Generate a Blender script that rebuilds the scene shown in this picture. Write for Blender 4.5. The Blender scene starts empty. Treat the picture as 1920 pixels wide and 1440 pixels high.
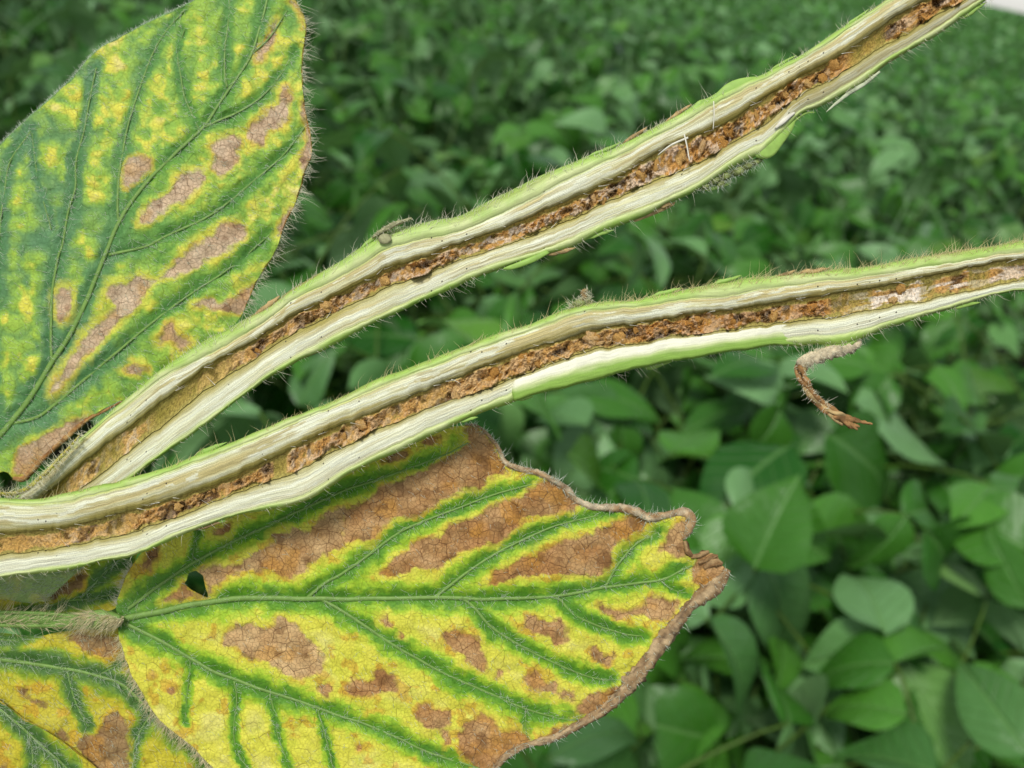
import bpy, bmesh, math, random
import numpy as np
from mathutils import Matrix, Vector, Quaternion

random.seed(7)
RS = np.random.RandomState(11)
SC = bpy.context.scene
COL = SC.collection

# ------------------------------------------------------------------ camera, sky, sun, exposure
FPX = 1507.0                      # focal length in pixels of a 1920 px wide picture
D0 = 0.100                        # metres from the lens to the plane of the cut stems
PXM = D0 / FPX                    # metres per pixel in that plane
PITCH, ROLL = math.radians(30.5), math.radians(12.5)
CAM = np.array([0.0, 0.0, 1.08])
_f = np.array([0, math.cos(PITCH), -math.sin(PITCH)])
_x = np.array([1.0, 0, 0])
_u = np.cross(_x, _f)
CR = math.cos(ROLL) * _x + math.sin(ROLL) * _u
CU = -math.sin(ROLL) * _x + math.cos(ROLL) * _u
CF = _f
CN = -CF

cam = bpy.data.cameras.new('camera')
cam.sensor_fit = 'HORIZONTAL'; cam.sensor_width = 36.0
cam.lens = 36.0 * FPX / 1920.0
cam.clip_start = 0.005; cam.clip_end = 3000
cam.dof.use_dof = True
cam.dof.focus_distance = 0.1005
cam.dof.aperture_fstop = 23.0
cam_o = bpy.data.objects.new('camera', cam); COL.objects.link(cam_o)
cam_o.matrix_world = Matrix(((CR[0], CU[0], CN[0], CAM[0]), (CR[1], CU[1], CN[1], CAM[1]),
                             (CR[2], CU[2], CN[2], CAM[2]), (0, 0, 0, 1)))
SC.camera = cam_o

SUN_EL, SUN_AZ = math.radians(60), math.radians(215)   # azimuth clockwise from +Y
world = bpy.data.worlds.new('World'); SC.world = world; world.use_nodes = True
wn, wl = world.node_tree.nodes, world.node_tree.links
wn.clear()
sky = wn.new('ShaderNodeTexSky'); sky.sky_type = 'NISHITA'; sky.sun_disc = False
sky.sun_elevation = SUN_EL; sky.sun_rotation = SUN_AZ
sky.air_density = 1.0; sky.dust_density = 0.5; sky.ozone_density = 1.0
hs = wn.new('ShaderNodeHueSaturation'); hs.inputs['Saturation'].default_value = 0.30
bg = wn.new('ShaderNodeBackground'); bg.inputs['Strength'].default_value = 0.07
wo = wn.new('ShaderNodeOutputWorld')
wl.new(sky.outputs[0], hs.inputs['Color']); wl.new(hs.outputs[0], bg.inputs['Color']); wl.new(bg.outputs[0], wo.inputs['Surface'])

sl = bpy.data.lights.new('sun', 'SUN'); sl.energy = 1.5; sl.angle = math.radians(14); sl.color = (1.0, 0.96, 0.9)
so = bpy.data.objects.new('sun', sl); COL.objects.link(so)
sdir = Vector((math.sin(SUN_AZ) * math.cos(SUN_EL), math.cos(SUN_AZ) * math.cos(SUN_EL), math.sin(SUN_EL)))
so.rotation_euler = sdir.to_track_quat('Z', 'Y').to_euler(); so.location = (0, -1, 3)

SC.view_settings.view_transform = 'Standard'; SC.view_settings.look = 'None'
SC.view_settings.gamma = 1.0; SC.view_settings.use_curve_mapping = False
SC.view_settings.exposure = 0.92
SC.cycles.max_bounces = 6; SC.cycles.transparent_max_bounces = 4
SC.cycles.use_denoising = True

# ------------------------------------------------------------------ helpers
def lin(c):
    c = np.asarray(c, float) / 255.0
    return np.where(c <= 0.04045, c / 12.92, ((c + 0.055) / 1.055) ** 2.4)

def W(P):
    """picture-plane units (x right, y down, z towards the lens, all in px) -> world metres"""
    P = np.asarray(P, float)
    d = D0 - P[..., 2] * PXM
    return CAM + d[..., None] * (CR * ((P[..., 0] - 960) / FPX)[..., None] + CU * ((720 - P[..., 1]) / FPX)[..., None] + CF)

def hash2(ix, iy, s):
    h = (ix.astype(np.int64) * 374761393 + iy.astype(np.int64) * 668265263 + s * 1274126177) & 0x7fffffff
    h = ((h ^ (h >> 13)) * 1103515245) & 0x7fffffff
    h = ((h ^ (h >> 11)) * 668265263) & 0x7fffffff
    return ((h ^ (h >> 16)) & 0xffffff) / float(0xffffff)

def vnoise(x, y, s=0):
    x = np.asarray(x, float); y = np.asarray(y, float)
    ix, iy = np.floor(x), np.floor(y)
    fx, fy = x - ix, y - iy
    fx = fx * fx * (3 - 2 * fx); fy = fy * fy * (3 - 2 * fy)
    a, b = hash2(ix, iy, s), hash2(ix + 1, iy, s)
    c, d = hash2(ix, iy + 1, s), hash2(ix + 1, iy + 1, s)
    return (a * (1 - fx) + b * fx) * (1 - fy) + (c * (1 - fx) + d * fx) * fy

def fbm(x, y, s=0, o=3):
    t, a, n = 0, 1.0, 0
    for i in range(o):
        t = t + a * vnoise(x * 2 ** i, y * 2 ** i, s + 17 * i); n += a; a *= 0.5
    return t / n                                            # 0..1

def cells(x, y, size, s=0):
    """jittered-grid cells: nearest centre, F1, F2"""
    gx, gy = np.floor(x / size), np.floor(y / size)
    f1 = np.full(x.shape, 1e9); f2 = f1.copy(); cx = x.copy(); cy = y.copy()
    for i in (-1, 0, 1):
        for j in (-1, 0, 1):
            px = (gx + i + 0.1 + 0.8 * hash2(gx + i, gy + j, s)) * size
            py = (gy + j + 0.1 + 0.8 * hash2(gx + i, gy + j, s + 5)) * size
            d = np.hypot(px - x, py - y)
            m = d < f1
            f2 = np.where(m, f1, np.minimum(f2, d))
            cx = np.where(m, px, cx); cy = np.where(m, py, cy); f1 = np.where(m, d, f1)
    return cx, cy, f1, f2

def sm(a, b, x):
    t = np.clip((x - a) / (b - a), 0, 1)
    return t * t * (3 - 2 * t)

def spline(pts, step=6.0, closed=False):
    """Catmull-Rom through pts, resampled about every step; any number of columns"""
    P = np.asarray(pts, float)
    Q = np.vstack([P[-1], P, P[0], P[1]]) if closed else np.vstack([2 * P[0] - P[1], P, 2 * P[-1] - P[-2]])
    out = []
    for i in range(1, len(Q) - 2):
        p0, p1, p2, p3 = Q[i - 1], Q[i], Q[i + 1], Q[i + 2]
        n = max(1, int(np.linalg.norm((p2 - p1)[:2]) / step))
        t = (np.arange(n) / n)[:, None]
        out.append(0.5 * (2 * p1 + (p2 - p0) * t + (2 * p0 - 5 * p1 + 4 * p2 - p3) * t ** 2 + (3 * p1 - p0 - 3 * p2 + p3) * t ** 3))
    if not closed: out.append(P[-1:])
    return np.vstack(out)

def seg_dist(X, Y, L, closed=False):
    """distance from points to polyline L (n,2) and fraction along it"""
    if closed: L = np.vstack([L, L[:1]])
    best = np.full(X.shape, 1e9); tt = np.zeros(X.shape)
    n = len(L) - 1
    for i in range(n):
        a, b = L[i], L[i + 1]; ab = b - a; q = ab @ ab + 1e-9
        t = np.clip(((X - a[0]) * ab[0] + (Y - a[1]) * ab[1]) / q, 0, 1)
        d = (X - a[0] - t * ab[0]) ** 2 + (Y - a[1] - t * ab[1]) ** 2
        m = d < best
        best = np.where(m, d, best); tt = np.where(m, (i + t) / n, tt)
    return np.sqrt(best), tt

def inside(X, Y, L):
    r = np.zeros(X.shape, bool)
    n = len(L)
    for i in range(n):
        x1, y1 = L[i]; x2, y2 = L[(i + 1) % n]
        if y1 == y2: continue
        r ^= ((y1 > Y) != (y2 > Y)) & (X < (x2 - x1) * (Y - y1) / (y2 - y1) + x1)
    return r

def sdf(X, Y, L):
    d, _ = seg_dist(X, Y, L, True)
    return np.where(inside(X, Y, L), -d, d)

def mesh_np(name, V, F, smooth=True, attrs=None):
    V = np.asarray(V, np.float32)
    me = bpy.data.meshes.new(name)
    Fs = F if isinstance(F, list) else [F]
    Fs = [np.asarray(f, np.int32) for f in Fs if len(f)]
    me.vertices.add(len(V)); me.vertices.foreach_set('co', V.ravel())
    loops = np.concatenate([f.ravel() for f in Fs])
    tot = np.concatenate([np.full(len(f), f.shape[1], np.int32) for f in Fs])
    st = np.concatenate([[0], np.cumsum(tot)[:-1]]).astype(np.int32)
    me.loops.add(len(loops)); me.loops.foreach_set('vertex_index', loops)
    me.polygons.add(len(tot)); me.polygons.foreach_set('loop_start', st); me.polygons.foreach_set('loop_total', tot)
    me.polygons.foreach_set('use_smooth', np.full(len(tot), smooth, bool))
    for k, a in (attrs or {}).items():
        a = np.asarray(a, np.float32)
        if a.ndim == 1:
            at = me.attributes.new(k, 'FLOAT', 'POINT'); at.data.foreach_set('value', a)
        elif a.shape[1] == 3 and k.startswith('c_'):
            at = me.attributes.new(k, 'FLOAT_COLOR', 'POINT')
            at.data.foreach_set('color', np.hstack([a, np.ones((len(a), 1), np.float32)]).ravel())
        else:
            at = me.attributes.new(k, 'FLOAT_VECTOR', 'POINT'); at.data.foreach_set('vector', a.ravel())
    me.update(calc_edges=True)
    me.validate()
    return me

def add(name, me, mat=None, parent=None, loc=None):
    o = bpy.data.objects.new(name, me); COL.objects.link(o)
    if me is not None and mat is not None and not me.materials: me.materials.append(mat)
    if parent is not None: o.parent = parent
    if loc is not None: o.location = loc
    return o

def thing(name, label, cat, loc, group=None):
    o = bpy.data.objects.new(name, None); COL.objects.link(o); o.location = loc
    o.empty_display_size = 0.01
    o['label'] = label; o['category'] = cat
    if group: o['group'] = group
    return o

def tag(o, label=None, cat=None, group=None, kind=None):
    for k, v in (('label', label), ('category', cat), ('group', group), ('kind', kind)):
        if v: o[k] = v
    return o

def rel(parent_loc, V):
    return np.asarray(V) - np.asarray(parent_loc)

def grid_faces(n, m, flip=False, wrap=False):
    i, j = np.meshgrid(np.arange(n - 1), np.arange(m if wrap else m - 1), indexing='ij')
    j2 = (j + 1) % m
    F = np.stack([i * m + j, i * m + j2, (i + 1) * m + j2, (i + 1) * m + j], -1).reshape(-1, 4)
    return F[:, ::-1] if flip else F

def tube(P, R, sides=8, flat=1.0, cap=True):
    """tube along P (n,3) with radii R; returns V, [F]"""
    P = np.asarray(P, float); n = len(P); R = np.broadcast_to(np.asarray(R, float), (n,))
    T = np.gradient(P, axis=0); T /= np.linalg.norm(T, axis=1)[:, None] + 1e-12
    ref = np.array([0, 0, 1.0]) if abs(T[:, 2]).max() < 0.95 else np.array([0.3, 1.0, 0.2])
    A = np.cross(T, ref); A /= np.linalg.norm(A, axis=1)[:, None] + 1e-12
    B = np.cross(A, T)
    a = np.arange(sides) * 2 * math.pi / sides
    V = P[:, None] + R[:, None, None] * (np.cos(a)[None, :, None] * A[:, None] + flat * np.sin(a)[None, :, None] * B[:, None])
    F = [grid_faces(n, sides, wrap=True)]
    V = V.reshape(-1, 3)
    if cap:
        V = np.vstack([V, P[0], P[-1]]); k = n * sides
        s = np.arange(sides); s2 = (s + 1) % sides
        F.append(np.vstack([np.stack([s2, s, np.full(sides, k)], 1),
                            np.stack([(n - 1) * sides + s, (n - 1) * sides + s2, np.full(sides, k + 1)], 1)]))
    return V, F

def strands(root, dirn, length, rad, bend, seg=4, curl=0.0):
    """many thin tapered three-sided hairs; all arrays in the same space"""
    n = len(root)
    dirn = dirn / (np.linalg.norm(dirn, axis=1)[:, None] + 1e-9)
    t = np.linspace(0, 1, seg)[None, :, None]
    L = np.asarray(length).reshape(-1, 1, 1)
    P = root[:, None] + dirn[:, None] * t * L + bend[:, None] * (t ** 2) * L
    if curl: P = P + RS.normal(0, curl, P.shape) * L * t
    ref = RS.normal(size=(n, 3))
    A = np.cross(dirn, ref); A /= np.linalg.norm(A, axis=1)[:, None] + 1e-9
    B = np.cross(dirn, A)
    a = np.arange(3) * 2 * math.pi / 3
    ring = np.cos(a)[None, :, None] * A[:, None] + np.sin(a)[None, :, None] * B[:, None]
    rr = np.asarray(rad).reshape(-1, 1, 1, 1) * (1 - 0.85 * t[..., None])
    V = P[:, :, None] + rr * ring[:, None]
    base = (np.arange(n) * seg * 3)[:, None]
    F1 = grid_faces(seg, 3, wrap=True)
    F = (F1[None] + base[:, :, None]).reshape(-1, 4)
    return V.reshape(-1, 3), F

# ------------------------------------------------------------------ materials
def nt(name):
    m = bpy.data.materials.new(name); m.use_nodes = True
    t = m.node_tree; t.nodes.clear()
    o = t.nodes.new('ShaderNodeOutputMaterial')
    return m, t, o

def nd(t, typ, **kw):
    n = t.nodes.new(typ)
    for k, v in kw.items():
        if k == 'inp':
            for kk, vv in v.items(): n.inputs[kk].default_value = vv
        else: setattr(n, k, v)
    return n

def mixc(t, fac, a, b, mode='MIX'):
    n = nd(t, 'ShaderNodeMix', data_type='RGBA', blend_type=mode)
    for sock, v in ((n.inputs[0], fac), (n.inputs[6], a), (n.inputs[7], b)):
        if hasattr(v, 'is_output'): t.links.new(v, sock)
        elif isinstance(v, (int, float)): sock.default_value = v
        else: sock.default_value = (*v, 1)
    return n.outputs[2]

def math_n(t, op, a, b=0.0, clamp=False):
    n = nd(t, 'ShaderNodeMath', operation=op, use_clamp=clamp)
    for s, v in zip(n.inputs, (a, b)):
        if hasattr(v, 'is_output'): t.links.new(v, s)
        else: s.default_value = v
    return n.outputs[0]

def ramp(t, v, a, b, lo=0.0, hi=1.0):
    n = nd(t, 'ShaderNodeMapRange', interpolation_type='SMOOTHSTEP')
    t.links.new(v, n.inputs[0])
    n.inputs[1].default_value = a; n.inputs[2].default_value = b; n.inputs[3].default_value = lo; n.inputs[4].default_value = hi
    return n.outputs[0]

def noise(t, vec, scale, detail=3, rough=0.55):
    n = nd(t, 'ShaderNodeTexNoise'); n.inputs['Scale'].default_value = scale
    n.inputs['Detail'].default_value = detail; n.inputs['Roughness'].default_value = rough
    if vec is not None: t.links.new(vec, n.inputs['Vector'])
    return n.outputs[0]

def attr(t, name, out='Vector'):
    return nd(t, 'ShaderNodeAttribute', attribute_name=name).outputs[out]

def finish(t, o, color, rough, bump=None, bstr=0.3, bdist=0.0005, spec=0.35, trans=0.0, tcol=None, sss=0.0):
    b = nd(t, 'ShaderNodeBsdfPrincipled')
    b.inputs['Specular IOR Level'].default_value = spec
    if hasattr(color, 'is_output'): t.links.new(color, b.inputs['Base Color'])
    else: b.inputs['Base Color'].default_value = (*color, 1)
    if hasattr(rough, 'is_output'): t.links.new(rough, b.inputs['Roughness'])
    else: b.inputs['Roughness'].default_value = rough
    if bump is not None:
        bn = nd(t, 'ShaderNodeBump'); bn.inputs['Strength'].default_value = bstr; bn.inputs['Distance'].default_value = bdist
        t.links.new(bump, bn.inputs['Height']); t.links.new(bn.outputs[0], b.inputs['Normal'])
    out = b.outputs[0]
    if trans > 0:
        tr = nd(t, 'ShaderNodeBsdfTranslucent')
        c = tcol if tcol is not None else color
        if hasattr(c, 'is_output'): t.links.new(c, tr.inputs['Color'])
        else: tr.inputs['Color'].default_value = (*c, 1)
        mx = nd(t, 'ShaderNodeMixShader'); mx.inputs[0].default_value = trans
        t.links.new(out, mx.inputs[1]); t.links.new(tr.outputs[0], mx.inputs[2]); out = mx.outputs[0]
    t.links.new(out, o.inputs['Surface'])

M = {}
def mat_sick_leaf():
    m, t, o = nt('chlorotic_leaf')
    col = attr(t, 'c_col', 'Color'); br = attr(t, 'brown', 'Fac'); ye = attr(t, 'yellow', 'Fac'); pp = attr(t, 'pp')
    wn_ = nd(t, 'ShaderNodeTexNoise'); wn_.inputs['Scale'].default_value = 6; t.links.new(pp, wn_.inputs['Vector'])
    wv = nd(t, 'ShaderNodeVectorMath', operation='MULTIPLY_ADD'); t.links.new(wn_.outputs['Color'], wv.inputs[0])
    wv.inputs[1].default_value = (0.09, 0.09, 0); t.links.new(pp, wv.inputs[2])
    def vor(scale):
        v = nd(t, 'ShaderNodeTexVoronoi', feature='DISTANCE_TO_EDGE', voronoi_dimensions='2D')
        v.inputs['Scale'].default_value = scale; t.links.new(wv.outputs[0], v.inputs['Vector']); return v.outputs[0]
    e1, e2 = vor(3.9), vor(12.0)
    l1 = ramp(t, e1, 0.004, 0.028, 1, 0); l2 = ramp(t, e2, 0.01, 0.08, 1, 0)
    n1 = noise(t, pp, 2.2, 4); n2 = noise(t, pp, 26, 4, 0.65)
    vmask = math_n(t, 'MULTIPLY', ramp(t, n1, 0.42, 0.62), 0.55)
    vm1 = math_n(t, 'ADD', math_n(t, 'MULTIPLY', br, 0.42), math_n(t, 'MULTIPLY', ye, vmask), True)
    f1 = math_n(t, 'MULTIPLY', l1, vm1)
    f2 = math_n(t, 'MULTIPLY', l2, math_n(t, 'ADD', math_n(t, 'MULTIPLY', br, 0.34), math_n(t, 'MULTIPLY', ye, 0.17)))
    c = mixc(t, 1.0, col, mixc(t, ramp(t, n2, 0.25, 0.75), (0.80, 0.80, 0.80), (1.16, 1.16, 1.16)), 'MULTIPLY')
    c = mixc(t, f1, c, tuple(lin((92, 52, 30))))
    c = mixc(t, f2, c, tuple(lin((112, 72, 44))))
    h = math_n(t, 'ADD', math_n(t, 'MULTIPLY', l1, -0.6), math_n(t, 'ADD', math_n(t, 'MULTIPLY', l2, -0.35), math_n(t, 'MULTIPLY', n2, 0.5)))
    finish(t, o, c, 0.55, h, 0.6, 0.0002, 0.28, 0.14)
    return m

def mat_vcol(name, rough=0.6, nscale=30, amp=0.25, bstr=0.4, bdist=0.0001, spec=0.3, trans=0.0, stretch=None, specks=False):
    m, t, o = nt(name)
    col = attr(t, 'c_col', 'Color'); pp = attr(t, 'pp')
    v = pp
    if stretch:
        mp = nd(t, 'ShaderNodeMapping'); mp.inputs['Scale'].default_value = stretch; t.links.new(pp, mp.inputs['Vector']); v = mp.outputs[0]
    n = noise(t, v, nscale, 4, 0.6); n3 = noise(t, pp, 45, 2)
    k = math_n(t, 'ADD', math_n(t, 'MULTIPLY', n, 0.7), math_n(t, 'MULTIPLY', n3, 0.3))
    c = mixc(t, 1.0, col, mixc(t, ramp(t, k, 0.3, 0.7), (1 - amp,) * 3, (1 + amp * 0.6,) * 3), 'MULTIPLY')
    if specks:
        s = nd(t, 'ShaderNodeTexVoronoi', voronoi_dimensions='2D'); s.inputs['Scale'].default_value = 3.1; t.links.new(pp, s.inputs['Vector'])
        f = ramp(t, s.outputs['Distance'], 0.035, 0.06, 1, 0)
        f = math_n(t, 'MULTIPLY', f, ramp(t, noise(t, pp, 0.9, 2), 0.52, 0.58))
        c = mixc(t, f, c, (0.03, 0.022, 0.015))
    finish(t, o, c, rough, k, bstr, bdist, spec, trans)
    return m

def mat_plain(name, rgb, rough=0.6, spec=0.3, trans=0.0, var=0.0, nscale=200, bstr=0.0):
    m, t, o = nt(name)
    tc = nd(t, 'ShaderNodeTexCoord')
    n = noise(t, tc.outputs['Object'], nscale, 3)
    c = mixc(t, 1.0, tuple(lin(rgb)), mixc(t, ramp(t, n, 0.3, 0.7), (1 - var,) * 3, (1 + var * 0.7,) * 3), 'MULTIPLY')
    finish(t, o, c, rough, n if bstr else None, bstr, 0.0002, spec, trans)
    return m

def mat_chunk():
    m, t, o = nt('rotted_pith')
    oi = nd(t, 'ShaderNodeObjectInfo'); tc = nd(t, 'ShaderNodeTexCoord')
    n = noise(t, tc.outputs['Object'], 1.6, 5, 0.7); n2 = noise(t, tc.outputs['Object'], 6, 4, 0.7)
    r = nd(t, 'ShaderNodeValToRGB'); e = r.color_ramp.elements
    e[0].position = 0.0; e[0].color = (*lin((132, 92, 46)), 1)
    e[1].position = 1.0; e[1].color = (*lin((212, 188, 154)), 1)
    x = e.new(0.3); x.color = (*lin((196, 146, 74)), 1)
    x = e.new(0.65); x.color = (*lin((218, 178, 108)), 1)
    t.links.new(math_n(t, 'ADD', math_n(t, 'MULTIPLY', oi.outputs['Random'], 0.55), math_n(t, 'MULTIPLY', n, 0.5)), r.inputs[0])
    c = mixc(t, 1.0, r.outputs[0], mixc(t, ramp(t, n2, 0.3, 0.7), (0.55, 0.5, 0.45), (1.2, 1.2, 1.2)), 'MULTIPLY')
    finish(t, o, c, 0.8, n2, 0.8, 0.0003, 0.15)
    return m

def mat_soy():
    m, t, o = nt('soybean_foliage')
    oi = nd(t, 'ShaderNodeObjectInfo'); uv = attr(t, 'leafuv'); geo = nd(t, 'ShaderNodeNewGeometry')
    rnd = attr(t, 'rnd', 'Fac')
    sx = nd(t, 'ShaderNodeSeparateXYZ'); t.links.new(uv, sx.inputs[0])
    ax = math_n(t, 'ABSOLUTE', sx.outputs[0])
    mid = ramp(t, ax, 0.008, 0.03, 1, 0)
    lat = math_n(t, 'FRACT', math_n(t, 'SUBTRACT', math_n(t, 'MULTIPLY', sx.outputs[1], 8.0), math_n(t, 'MULTIPLY', ax, 6.5)))
    lat = ramp(t, math_n(t, 'ABSOLUTE', math_n(t, 'SUBTRACT', lat, 0.5)), 0.02, 0.10, 1, 0)
    vein = math_n(t, 'MAXIMUM', mid, math_n(t, 'MULTIPLY', lat, 0.45))
    k = math_n(t, 'FRACT', math_n(t, 'ADD', oi.outputs['Random'], rnd))
    top = mixc(t, k, tuple(lin((26, 82, 12))), tuple(lin((80, 138, 44))))
    top = mixc(t, ramp(t, math_n(t, 'FRACT', math_n(t, 'MULTIPLY', k, 7.31)), 0.62, 1.05), top, tuple(lin((120, 164, 106))))  # random leaves painted paler, sky sheen put into their base colour
    top = mixc(t, ramp(t, math_n(t, 'FRACT', math_n(t, 'MULTIPLY', k, 13.7)), 0.90, 1.15), top, tuple(lin((124, 160, 48))))
    tc = nd(t, 'ShaderNodeTexCoord')
    n = noise(t, tc.outputs['Object'], 60, 3)
    top = mixc(t, 1.0, top, mixc(t, n, (0.8, 0.85, 0.8), (1.15, 1.12, 1.2)), 'MULTIPLY')
    top = mixc(t, math_n(t, 'MULTIPLY', vein, 0.5), top, tuple(lin((104, 150, 80))))
    back = mixc(t, 0.55, top, tuple(lin((128, 160, 116))))
    c = mixc(t, geo.outputs['Backfacing'], top, back)
    h = math_n(t, 'SUBTRACT', n, math_n(t, 'MULTIPLY', vein, 0.8))
    finish(t, o, c, 0.38, h, 0.7, 0.0025, 0.36, 0.15, mixc(t, 0.5, c, tuple(lin((96, 150, 30)))))
    return m

M['sick'] = mat_sick_leaf()
M['wood'] = mat_vcol('split_wood', 0.6, 3.0, 0.42, 0.8, 0.00012, 0.25, 0.0, (0.35, 18, 1), True)
M['rind'] = mat_vcol('green_rind', 0.5, 3.0, 0.22, 0.5, 0.0001, 0.35, 0.0, (0.8, 9, 1))
M['pith'] = mat_vcol('pith_floor', 0.8, 20, 0.55, 1.0, 0.0003, 0.12)
M['rim'] = mat_vcol('dry_leaf_rim', 0.8, 7, 0.45, 0.8, 0.0002, 0.15)
M['chunk'] = mat_chunk()
M['hair'] = mat_plain('plant_hair', (250, 248, 226), 0.5, 0.4, 0.5)
M['goldhair'] = mat_plain('golden_hair', (248, 238, 190), 0.5, 0.4, 0.5)
M['wool'] = mat_plain('woolly_hair', (238, 228, 186), 0.6, 0.3, 0.3)
M['whitehair'] = mat_plain('white_hair', (232, 240, 222), 0.5, 0.4, 0.45)
M['fibre'] = mat_plain('pith_fibre', (222, 188, 130), 0.8, 0.15, 0.25, 0.4, 3000)
M['vein'] = mat_plain('leaf_vein', (118, 152, 74), 0.5, 0.3, 0.0, 0.15, 1500)
M['dry'] = mat_plain('withered_stalk', (172, 148, 102), 0.8, 0.15, 0.0, 0.5, 900, 0.8)
M['paledry'] = mat_plain('pale_withered', (204, 190, 158), 0.8, 0.15, 0.0, 0.35, 900, 0.8)
M['dryred'] = mat_plain('withered_tip', (152, 116, 74), 0.8, 0.15, 0.0, 0.5, 900, 0.8)
M['bud'] = mat_plain('bud_green', (128, 140, 84), 0.7, 0.2, 0.0, 0.4, 1200, 0.5)
M['greybud'] = mat_plain('grey_stipule', (150, 150, 112), 0.8, 0.2, 0.0, 0.4, 1500, 0.5)
M['flap'] = mat_plain('rind_flap', (160, 198, 96), 0.5, 0.3, 0.15, 0.12, 900, 0.3)
M['sliver'] = mat_plain('torn_rind', (196, 206, 172), 0.6, 0.3, 0.1, 0.3, 900)
M['white'] = mat_plain('wood_splinter', (232, 230, 210), 0.6, 0.3, 0.1, 0.1, 900)
M['soy'] = mat_soy()
M['stalk'] = mat_plain('soybean_stalk', (70, 98, 32), 0.55, 0.3, 0.0, 0.3, 60)
M['soil'] = mat_plain('dark_soil', (30, 26, 20), 0.95, 0.1, 0.0, 0.5, 18, 0.6)

# ================================================================== SETTING: ground and far crop
def build_ground():
    n = 60
    ring = np.concatenate([[0], np.geomspace(0.4, 1500, n)])
    a = np.arange(48) * 2 * math.pi / 48
    V = np.stack([ring[:, None] * np.cos(a), ring[:, None] * np.sin(a), np.zeros((len(ring), 48))], -1)
    V[..., 2] = (fbm(V[..., 0] * 3, V[..., 1] * 3, 3) - 0.5) * 0.03
    o = add('ground', mesh_np('ground', V.reshape(-1, 3), grid_faces(len(ring), 48, wrap=True)), M['soil'])
    tag(o, kind='structure')
build_ground()

# ---- leaflet shapes shared by the field plants
def leaflet_mesh(name, length, width, droop, fold, wave, seed, nu=6, nv=11):
    rs = np.random.RandomState(seed)
    t = np.linspace(0, 1, nv)
    prof = np.sin(math.pi * np.clip(t, 0, 1) ** 0.64) ** 0.92 * (1 - 0.2 * t ** 2)
    prof[0] = 0.02; prof[-1] = 0.0
    s = np.linspace(-1, 1, nu * 2 + 1)
    T, S = np.meshgrid(t, s, indexing='ij')
    X = S * prof[:, None] * width / 2
    ang = droop * T
    Y = length * np.sin(ang + 1e-6) / (droop + 1e-6)
    Z = -length * (1 - np.cos(ang)) / (droop + 1e-6)
    Z = Z + np.abs(X) * math.tan(fold) - 0.25 * np.abs(S) ** 2.2 * prof[:, None] * width * 0.25
    Z = Z + wave * length * np.sin(T * 7 + rs.rand() * 6 + S * 1.3) * np.abs(S) * 0.5
    bul = 0.012 * length * np.cos((T * 8 - np.abs(S) * 2.4) * 2 * math.pi) * (np.abs(S) > 0.05) * np.clip(1 - np.abs(S) ** 4, 0, 1)
    Z = Z - 0.35 * bul
    V = np.stack([X, Y, Z], -1).reshape(-1, 3)
    uv = np.stack([S * prof[:, None] * 0.35, T, 0 * T], -1).reshape(-1, 3)
    return mesh_np(name, V, grid_faces(nv, nu * 2 + 1), True, {'leafuv': uv, 'rnd': np.full(len(V), rs.rand())})

LEAFLETS = []
for i in range(8):
    rs = np.random.RandomState(40 + i)
    LEAFLETS.append(leaflet_mesh('leaflet', 0.083 + 0.018 * rs.rand(), 0.054 + 0.012 * rs.rand(), 0.3 + 1.1 * rs.rand(),
                                 math.radians(4 + 34 * rs.rand()), 0.05 + 0.09 * rs.rand(), i))
for me in LEAFLETS: me.materials.append(M['soy'])
PETIOLES = []
for i in range(4):
    L = 0.12 + 0.03 * i
    p = spline([(0, 0, 0), (0, L * 0.45, L * 0.42), (0, L * 0.85, L * 0.62), (0, L, L * 0.64)], 0.012)
    V, F = tube(p, np.linspace(0.0019, 0.0013, len(p)), 6)
    me = mesh_np('petiole', V, F); me.materials.append(M['stalk']); PETIOLES.append((me, p[-1], L))

def rz(a): return Matrix.Rotation(a, 4, 'Z')
def rx(a): return Matrix.Rotation(a, 4, 'X')
def ry(a): return Matrix.Rotation(a, 4, 'Y')
def tr(v): return Matrix.Translation(Vector(v))

def leaf_layout(rs):
    """local matrices of three leaflets at the end of a petiole"""
    out = []
    pit = rs.uniform(-0.7, 0.35); rol = rs.uniform(-0.6, 0.6)
    for k, a in enumerate((0, 1.25, -1.25)):
        off = (0, 0.022, 0) if k == 0 else (0, 0, 0)
        m = rx(pit) @ ry(rol) @ tr(off) @ rz(a + rs.uniform(-0.25, 0.25)) @ rx(rs.uniform(-0.6, 0.3)) @ ry(rs.uniform(-0.55, 0.55))
        sc = rs.uniform(0.85, 1.15) * (1.05 if k == 0 else 0.95)
        out.append((int(rs.randint(8)), m @ Matrix.Scale(sc, 4)))
    return out

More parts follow.
